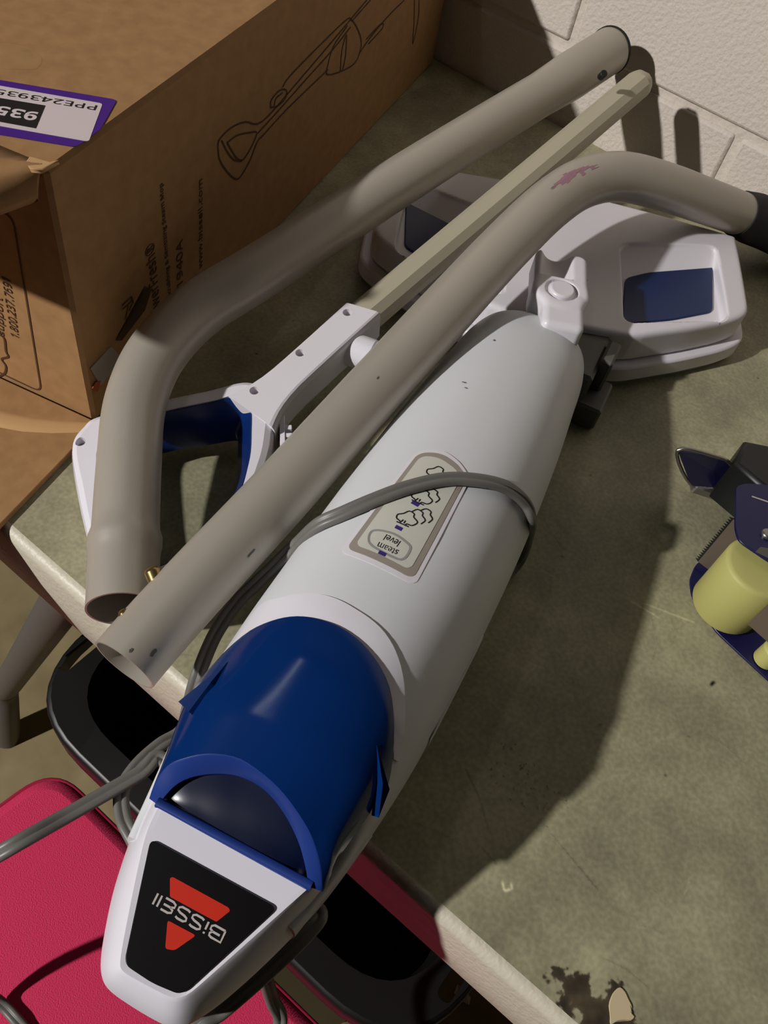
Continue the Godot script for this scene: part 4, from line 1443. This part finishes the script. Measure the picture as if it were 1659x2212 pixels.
	var cx := Transform3D(Basis(Vector3(-cd.y, 0, cd.x), Vector3.UP, Vector3(cd.x, 0, cd.y)), Vector3(ca.x, 0.0, ca.y))
	b.box(Vector3(-0.0018, 0.002, 0.0), Vector3(0.0018, 0.0225, 0.027), cx, 0.0004)
	for k in 3: b.box(Vector3(-0.0065, 0.006, 0.009 + k * 0.0065), Vector3(0.001, 0.0215, 0.0125 + k * 0.0065), cx, 0.0004)
	part("cord_clip", b, M.gloss_white, t)

func drilled(parent: Node, called: String, solid: Mesh, m: Material, holes: Array, r: float, depth: float, lean: float) -> void:
	# screw holes are cut into the moulding
	var comb := CSGCombiner3D.new()
	comb.name = called
	parent.add_child(comb, true)
	var body := CSGMesh3D.new()
	body.name = "moulding"
	body.mesh = solid
	body.material = m
	comb.add_child(body, true)
	for h in holes:
		var c := CSGCylinder3D.new()
		c.name = "bore"
		c.operation = CSGShape3D.OPERATION_SUBTRACTION
		c.radius = r
		c.height = depth * 2.0
		c.sides = 24
		c.position = h
		c.material = m
		comb.add_child(c, true)

func cord_profile() -> PackedVector2Array:
	var p := PackedVector2Array()
	var r := 0.0024
	var d := 0.0020
	for k in 11:
		var a := lerpf(-2.55, 2.55, k / 10.0)
		p.append(Vector2(d + cos(a) * r, sin(a) * r))
	for k in 11:
		var a := lerpf(0.59, TAU_ - 0.59, k / 10.0)
		p.append(Vector2(-d + cos(a) * r, sin(a) * r))
	return p

func power_cord() -> void:
	# one flat twin cord: over the body, round beneath it, along its right edge and off to the left
	var mop := get_node("steam_mop") as Node3D
	var on := func(p: Vector2) -> Vector3: return mop.transform * (body_point(p.x, p.y, 1.0) + (body_point(p.x, p.y, 1.1) - body_point(p.x, p.y, 1.0)).normalized() * 0.0030)
	var c := [Vector3(-0.0689, 0.0045, -0.3175), Vector3(-0.0668, 0.0045, -0.3305), Vector3(-0.0660, 0.0080, -0.3416), Vector3(-0.0661, 0.0220, -0.3433), Vector3(-0.0673, 0.0420, -0.3390), on.call(Vector2(0.3121, 0.4690)), on.call(Vector2(0.3117, 0.7426)), on.call(Vector2(0.3071, 1.0460)), on.call(Vector2(0.2983, 1.3140)), on.call(Vector2(0.2867, 1.5551)), on.call(Vector2(0.2708, 1.7519)), on.call(Vector2(0.2551, 1.9573)), on.call(Vector2(0.2410, 2.1969)), on.call(Vector2(0.2331, 2.4464)), Vector3(-0.1569, 0.0760, -0.2090), Vector3(-0.1600, 0.0660, -0.1986), Vector3(-0.1634, 0.0560, -0.1852), Vector3(-0.1664, 0.0460, -0.1737), Vector3(-0.1662, 0.0340, -0.1572), Vector3(-0.1613, 0.0260, -0.1414), Vector3(-0.1577, 0.0160, -0.1310), Vector3(-0.1557, 0.0000, -0.1239), Vector3(-0.1531, -0.0140, -0.1148), Vector3(-0.1555, -0.0120, -0.1005), Vector3(-0.1553, -0.0100, -0.0837), Vector3(-0.1513, -0.0100, -0.0699), Vector3(-0.1414, -0.0080, -0.0612), Vector3(-0.1291, -0.0050, -0.0564), Vector3(-0.0994, -0.0040, -0.0510), Vector3(-0.0624, 0.0010, -0.0638), Vector3(-0.0364, 0.0120, -0.0829), Vector3(-0.0249, 0.0220, -0.0861), Vector3(-0.0244, 0.0240, -0.0735), Vector3(-0.0280, 0.0200, -0.0518), Vector3(-0.0333, 0.0140, -0.0282), Vector3(-0.0376, 0.0080, -0.0146), Vector3(-0.0259, -0.0600, -0.0033), Vector3(-0.0005, -0.1100, -0.0232), Vector3(-0.0107, -0.1200, -0.0522), Vector3(-0.0226, -0.1000, -0.0570), Vector3(-0.0335, -0.0700, -0.0601), Vector3(-0.0595, -0.0300, -0.0679), Vector3(-0.1071, -0.0120, -0.0843), Vector3(-0.1473, -0.0080, -0.0950), Vector3(-0.1499, -0.0060, -0.0807), Vector3(-0.1588, 0.0000, -0.0420), Vector3(-0.1669, 0.0060, -0.0071), Vector3(-0.1963, -0.0500, 0.0259), Vector3(-0.2172, -0.2000, 0.0617), Vector3(-0.1936, -0.2850, 0.0551), Vector3(-0.1665, -0.2955, 0.0541), Vector3(-0.1391, -0.2960, 0.0552)]
	var t := thing("power_cord", "grey twin power cord looped over the steam mop and trailing off the table", "cord", Transform3D(Basis.IDENTITY, c[6]))
	var pts := []
	for p in spline(c, 8): pts.append(p - c[6])
	# lie flat: the wide side follows the surface, seen from above
	var fr := []
	var last := Vector3.UP
	for i in pts.size():
		var tg: Vector3 = (pts[mini(i + 1, pts.size() - 1)] - pts[maxi(i - 1, 0)]).normalized()
		var up := Vector3.UP if i > 56 else (Vector3.UP * (0.15 + i / 34.0) + mop.transform.basis.x).normalized()
		var want := up - tg * up.dot(tg)
		last = (last - tg * last.dot(tg)).normalized().lerp(want.normalized() if want.length() > 0.25 else last, 0.25)
		last = (last - tg * last.dot(tg)).normalized()
		fr.append([tg, tg.cross(last), last])
	var b := Mesher.new()
	sweep(b, pts, cord_profile(), fr)
	part("cable", b, M.cord, t)

# ------------------------------------------------------------------ tape gun, bin, seat
func tape_gun() -> void:
	var base := Vector3(0.0635, 0.0000, -0.4275)
	var t := thing("tape_gun", "navy blue packing tape dispenser with a yellow roller lying on its side", "tape dispenser", Transform3D(Basis.IDENTITY, base))
	var v2 := Vector2(base.x, base.z)
	var rel := func(a: Array) -> Array:
		var out := []
		for p in a: out.append(p - v2)
		return out
	var b := Mesher.new()
	slab(b, round_poly(rel.call([Vector2(0.0290, -0.4356), Vector2(0.0314, -0.4203), Vector2(0.0390, -0.4084), Vector2(0.0645, -0.3949), Vector2(0.0859, -0.3903), Vector2(0.1113, -0.3855), Vector2(0.1716, -0.4324), Vector2(0.1410, -0.5276), Vector2(0.0501, -0.5084)]), 0.004, 3), 0.0006, 0.0022, 0.0005)
	part("side_plate", b, M.navy, t)
	b = Mesher.new()
	slab(b, round_poly(rel.call([Vector2(0.0185, -0.4606), Vector2(0.0227, -0.4687), Vector2(0.0510, -0.4920), Vector2(0.0966, -0.4890), Vector2(0.1106, -0.4476), Vector2(0.0735, -0.4178), Vector2(0.0498, -0.4181), Vector2(0.0390, -0.4185), Vector2(0.0327, -0.4266)]), 0.004, 3), 0.0595, 0.061, 0.0005)
	var plate := part("side_plate", b, M.navy, t)
	b = Mesher.new()
	ribbon(b, [Vector3(0.0304, 0.0612, -0.4601) - base, Vector3(0.0532, 0.0612, -0.4686) - base], Vector3.UP, 0.0012)
	part("printed_line", b, M.print_white, plate, false)
	b = Mesher.new()
	slab(b, rel.call([Vector2(0.0510, -0.4183), Vector2(0.0519, -0.4241), Vector2(0.0668, -0.4346), Vector2(0.0719, -0.4219)]), 0.0610, 0.0613)
	part("grey_sticker", b, M.joint, plate)
	b = Mesher.new()
	pill(b, Vector3(0.0515, 0.0610, -0.4372) - base, Vector3.UP, 0.0042, 0.0024, 0.0012, 24)
	part("screw", b, M.steel, plate)
	# the yellow roller with its rounded rim, and the small guide roller
	b = Mesher.new()
	var rc := Vector3(0.0593, 0.0060, -0.4159) - base
	var r := 0.0232
	var rows := []
	for q in [[0.0195, 0.004], [0.0220, 0.0047], [r, 0.0065], [r, 0.0535], [0.0220, 0.0555], [0.0195, 0.056], [0.012, 0.056]]:
		rows.append(ring(Vector3(rc.x, q[1], rc.z), Vector3.RIGHT, Vector3.BACK, q[0], 48))
	b.grid(rows, true, 0)
	b.fan(rows[0], true, 2)
	b.fan(rows[-1], false, 0)
	part("yellow_roller", b, M.roller, t)
	b = Mesher.new()
	pill(b, Vector3(0.0988, 0.0030, -0.3983) - base, Vector3.UP, 0.0078, 0.016, 0.002, 28)
	part("guide_peg", b, M.roller, t)
	# bare steel brake plate standing in front of the roller
	var p0 := Vector3(0.0602, 0.0530, -0.4028) - base
	var p1 := Vector3(0.0826, 0.0530, -0.3986) - base
	var dx := Vector3(p1.x - p0.x, 0, p1.z - p0.z).normalized()
	var px := Transform3D(Basis(dx, Vector3.UP, dx.cross(Vector3.UP)), Vector3(p0.x, 0, p0.z))
	b = Mesher.new()
	b.box(Vector3(0, 0.021, -0.0008), Vector3(0.06, 0.053, 0.0008), px, 0.0003)
	part("brake_plate", b, M.plate, t)
	# serrated blade: a backing strip with a row of teeth
	var t0 := Vector3(0.0246, 0.0580, -0.4447) - base
	var t1 := Vector3(0.0336, 0.0080, -0.4267) - base
	var bp := Vector3((t0.x + t1.x) / 2.0, 0, (t0.z + t1.z) / 2.0)
	var bd := Vector3(rc.x - bp.x, 0, rc.z - bp.z).normalized()
	bd = bd.rotated(Vector3.UP, 0.5)
	var side := bd.cross(Vector3.UP).normalized() * 0.0006
	b = Mesher.new()
	var lo := Vector3(0, 0.006, 0)
	var hi := Vector3(0, 0.0585, 0)
	for s in [-1.0, 1.0]:
		var f: Vector3 = side * s
		var a: Vector3 = bp + lo + f
		var e: Vector3 = bp + hi + f
		if s > 0: b.quad(a, e, e + bd * 0.014, a + bd * 0.014, -1)
		else: b.quad(a + bd * 0.014, e + bd * 0.014, e, a, -1)
	part("blade_strip", b, M.plate, t, false)
	b = Mesher.new()
	for k in 21:
		var y := lerpf(0.007, 0.0575, k / 20.0)
		var a := bp + Vector3(0, y - 0.0011, 0)
		var e := bp + Vector3(0, y + 0.0011, 0)
		var tip := bp + Vector3(0, y, 0) - bd * 0.0032
		b.tri(a + side, e + side, tip, -1)
		b.tri(e - side, a - side, tip, -1)
		b.tri(a - side, a + side, tip, -1)
		b.tri(e + side, e - side, tip, -1)
	part("blade_teeth", b, M.frame_black, t, false)
	# the wiper flap: a navy plate framed in steel on a black arm
	var flap := [Vector3(-0.0272, 0.0520, -0.4700), Vector3(-0.0019, 0.0520, -0.4861), Vector3(0.0062, 0.0460, -0.4940), Vector3(0.0122, 0.0340, -0.5028), Vector3(0.0127, 0.0220, -0.5056), Vector3(0.0091, 0.0120, -0.5029), Vector3(-0.0067, 0.0120, -0.4908)]
	b = Mesher.new()
	var fn: Vector3 = (flap[1] - flap[0]).cross(flap[6] - flap[0]).normalized() * 0.0008
	var up3 := []
	var dn3 := []
	for p in flap:
		up3.append(p - base + fn)
		dn3.append(p - base - fn)
	b.grid([dn3, up3], true, -1)
	b.fan(up3, false, -1)
	b.fan(dn3, true, -1)
	var fl := part("wiper_flap", b, M.navy, t)
	b = Mesher.new()
	var loop := []
	for p in flap: loop.append(p - base)
	var lp := spline(loop, 5, true)
	lp.append(lp[0])
	pipe(b, lp, [0.0014, 0.0014], 8)
	part("flap_rim", b, M.steel, fl)
	b = Mesher.new()
	var fa := Vector3(-0.0049, 0.0080, -0.4945) - base
	var fb := Vector3(0.0117, 0.0030, -0.5065) - base
	b.box(Vector3(0, -0.004, -0.004), Vector3((fb - fa).length(), 0.004, 0.004), Transform3D(Basis((fb - fa).normalized(), Vector3.UP, (fb - fa).normalized().cross(Vector3.UP)).orthonormalized(), fa), 0.0012)
	part("wiper_foot", b, M.steel, fl)
	b = Mesher.new()
	slab(b, rel.call([Vector2(0.0091, -0.4907), Vector2(0.0057, -0.5170), Vector2(0.0247, -0.5286), Vector2(0.0888, -0.5706), Vector2(0.1123, -0.5012), Vector2(0.0435, -0.4839)]), 0.012, 0.052, 0.003)
	part("frame_arm", b, M.frame_black, t)
	# pistol grip beyond
	b = Mesher.new()
	var g0 := Vector3(0.1150, 0.0300, -0.4932) - base
	pipe(b, spline([g0, g0 + Vector3(0.05, 0.0, 0.035), g0 + Vector3(0.10, 0, 0.05)], 5), [0.018, 0.019, 0.017, 0.018], 24)
	part("pistol_grip", b, M.frame_black, t)

func waste_bin() -> void:
	var y := -0.2
	var x0 := -0.338
	var x1 := 0.080
	var z1 := -0.091
	var z0 := -0.34
	var t := thing("waste_bin", "black rectangular plastic bin with slotted rim handles standing under the table edge", "bin", Transform3D(Basis.IDENTITY, Vector3((x0 + x1) / 2.0, -0.74, (z0 + z1) / 2.0)))
	var inv := t.transform.affine_inverse()
	var rect := func(m: float, mz: float, r: float) -> Array: return round_poly([Vector2(x0 + m, z0 + mz), Vector2(x1 - m, z0 + mz), Vector2(x1 - m, z1 - mz), Vector2(x0 + m, z1 - mz)], r, 9)
	# body: outside wall, rolled lip and inside wall in one loft
	var b := Mesher.new()
	var rows := []
	for k in [[0.0022, 0.0022, 0.079, -0.204], [0.0024, 0.0024, 0.079, -0.2275], [0.0005, 0.0005, 0.080, -0.228], [0.0, 0.0, 0.080, -0.206], [0.0018, 0.0018, 0.079, y + 0.0005], [0.005, 0.005, 0.078, y + 0.001]]:
		var r := []
		for p in rect.call(k[0], k[1], k[2]): r.append(inv * Vector3(p.x, k[3], p.y))
		rows.append(r)
	b.grid(rows, true, 0)
	rows = []
	for k in [[0.044, 0.040, 0.050, -0.738], [0.040, 0.036, 0.053, -0.70], [0.031, 0.026, 0.062, -0.26], [0.029, 0.0235, 0.063, y - 0.0045]]:
		var r := []
		for p in rect.call(k[0], k[1], k[2]): r.append(inv * Vector3(p.x, k[3], p.y))
		rows.append(r)
	b.grid(rows, true, 4)
	b.fan(rows[0], true, 2)
	rows = []
	for k in [[0.030, 0.024, 0.062, y - 0.006], [0.033, 0.027, 0.060, y - 0.012], [0.036, 0.032, 0.055, y - 0.05], [0.043, 0.039, 0.05, -0.73]]:
		var r := []
		for p in rect.call(k[0], k[1], k[2]): r.append(inv * Vector3(p.x, k[3], p.y))
		rows.append(r)
	b.grid(rows, true, 1)
	b.fan(rows[-1], false, 3)
	part("bin_body", b, M.bin, t, false)
	# rim with a hand slot at either end
	var comb := CSGCombiner3D.new()
	comb.name = "rim"
	comb.transform = inv * Transform3D(Basis(Vector3.RIGHT, Vector3(0, 0, 1), Vector3(0, -1, 0)), Vector3(0, y + 0.001, 0))
	t.add_child(comb, true)
	var plates := [[rect.call(0.004, 0.004, 0.078), 0.005, 0], [rect.call(0.031, 0.025, 0.062), 0.02, 1]]
	for s in [1.0, -1.0]:
		var xc := x0 + 0.0145 if s > 0.0 else x1 - 0.0145
		var sl := round_poly([Vector2(xc - 0.006, -0.265), Vector2(xc + 0.006, -0.265), Vector2(xc + 0.006, -0.130 - (0.0 if s > 0 else 0.012)), Vector2(xc - 0.006, -0.130 - (0.0 if s > 0 else 0.012))], 0.006, 5)
		plates.append([sl, 0.02, 1])
	for k in plates:
		var c := CSGPolygon3D.new()
		c.name = "plate"
		c.polygon = PackedVector2Array(k[0])
		c.mode = CSGPolygon3D.MODE_DEPTH
		c.depth = k[1]
		c.position = Vector3(0, 0, k[1] - 0.001 if k[2] == 0 else k[1] * 0.7)
		c.operation = CSGShape3D.OPERATION_SUBTRACTION if k[2] == 1 else CSGShape3D.OPERATION_UNION
		c.material = M.bin
		c.smooth_faces = false
		comb.add_child(c, true)

func pink_seat() -> void:
	var y := -0.3
	var t := thing("pink_stool", "bright pink fabric covered stool standing low in front of the table", "stool", Transform3D(Basis.IDENTITY, Vector3(-0.12, -0.74, 0.13)))
	var o := Vector3(-0.12, -0.74, 0.13)
	var ol := []
	for p in [Vector2(-0.306, -0.088), Vector2(0.12, -0.088), Vector2(0.12, 0.17), Vector2(-0.325, 0.17), Vector2(-0.328, 0.10)]: ol.append(p - Vector2(o.x, o.z))
	ol = round_poly(ol, 0.035, 8)
	var b := Mesher.new()
	slab(b, ol, y - 0.055 - o.y, y - o.y, 0.012)
	part("seat_pad", b, M.pink, t)
	b = Mesher.new()
	var loop := []
	for p in inset(ol, 0.0012): loop.append(Vector3(p.x, y - 0.0075 - o.y, p.y))
	loop.append(loop[0])
	pipe(b, loop, [0.0022, 0.0022], 8)
	part("piping", b, M.pink_edge, t)
	b = Mesher.new()
	slab(b, inset(ol, 0.006), y - 0.075 - o.y, y - 0.0555 - o.y, 0.003)
	part("seat_frame", b, M.grip, t)
	for k in [[-0.14, -0.17], [0.19, -0.17], [-0.15, 0.01], [0.19, 0.01]]:
		b = Mesher.new()
		pipe(b, [Vector3(k[0], y - 0.07 - o.y, k[1]), Vector3(k[0], 0.2, k[1]), Vector3(k[0], 0.0, k[1])], [0.013, 0.013], 16)
		part("leg", b, M.grip, t)

func debris() -> void:
	var t := thing("paper_scrap", "tiny torn paper scrap on the floor just past the bin's right end", "scrap", Transform3D(Basis.IDENTITY, Vector3(0.1358, -0.7380, -0.2782)))
	var b := Mesher.new()
	b.grid([[Vector3(-0.012, 0.0, -0.006), Vector3(-0.003, 0.004, -0.008), Vector3(0.010, 0.001, -0.005)], [Vector3(-0.010, 0.003, 0.005), Vector3(0.0, 0.001, 0.006), Vector3(0.013, 0.005, 0.004)]], false, -1)
	part("scrap", b, M.label_white, t, false)

# ------------------------------------------------------------------
func _ready() -> void:
	var cam := Camera3D.new()
	cam.name = "camera"
	cam.transform = Transform3D(Basis(Vector3(0.7739, 0.1460, -0.6163), Vector3(-0.5707, 0.5828, -0.5785), Vector3(0.2747, 0.7994, 0.5343)), Vector3(0, 0.4700, 0))
	cam.fov = 62.7977
	cam.near = 0.01
	add_child(cam)
	cam.current = true
	var we := WorldEnvironment.new()
	we.name = "environment"
	var env := Environment.new()
	env.background_mode = Environment.BG_COLOR
	env.background_color = Color(0.05, 0.048, 0.045)
	env.tonemap_mode = Environment.TONE_MAPPER_LINEAR
	env.tonemap_exposure = 1.0
	env.sdfgi_enabled = true
	env.ssao_enabled = true
	env.ssil_enabled = true
	we.environment = env
	add_child(we)
	materials()
	lamp(Vector3(-1.58, 1.90, 2.2), Vector3(-0.16, 0.0, -0.36))
	strip_light(Vector3(-1.0, 2.33, 0.1))
	room()
	table()
	carton()
	pink_seat()
	waste_bin()
	steam_mop()
	d_handle()
	wand_tubes()
	power_cord()
	tape_gun()
	debris()
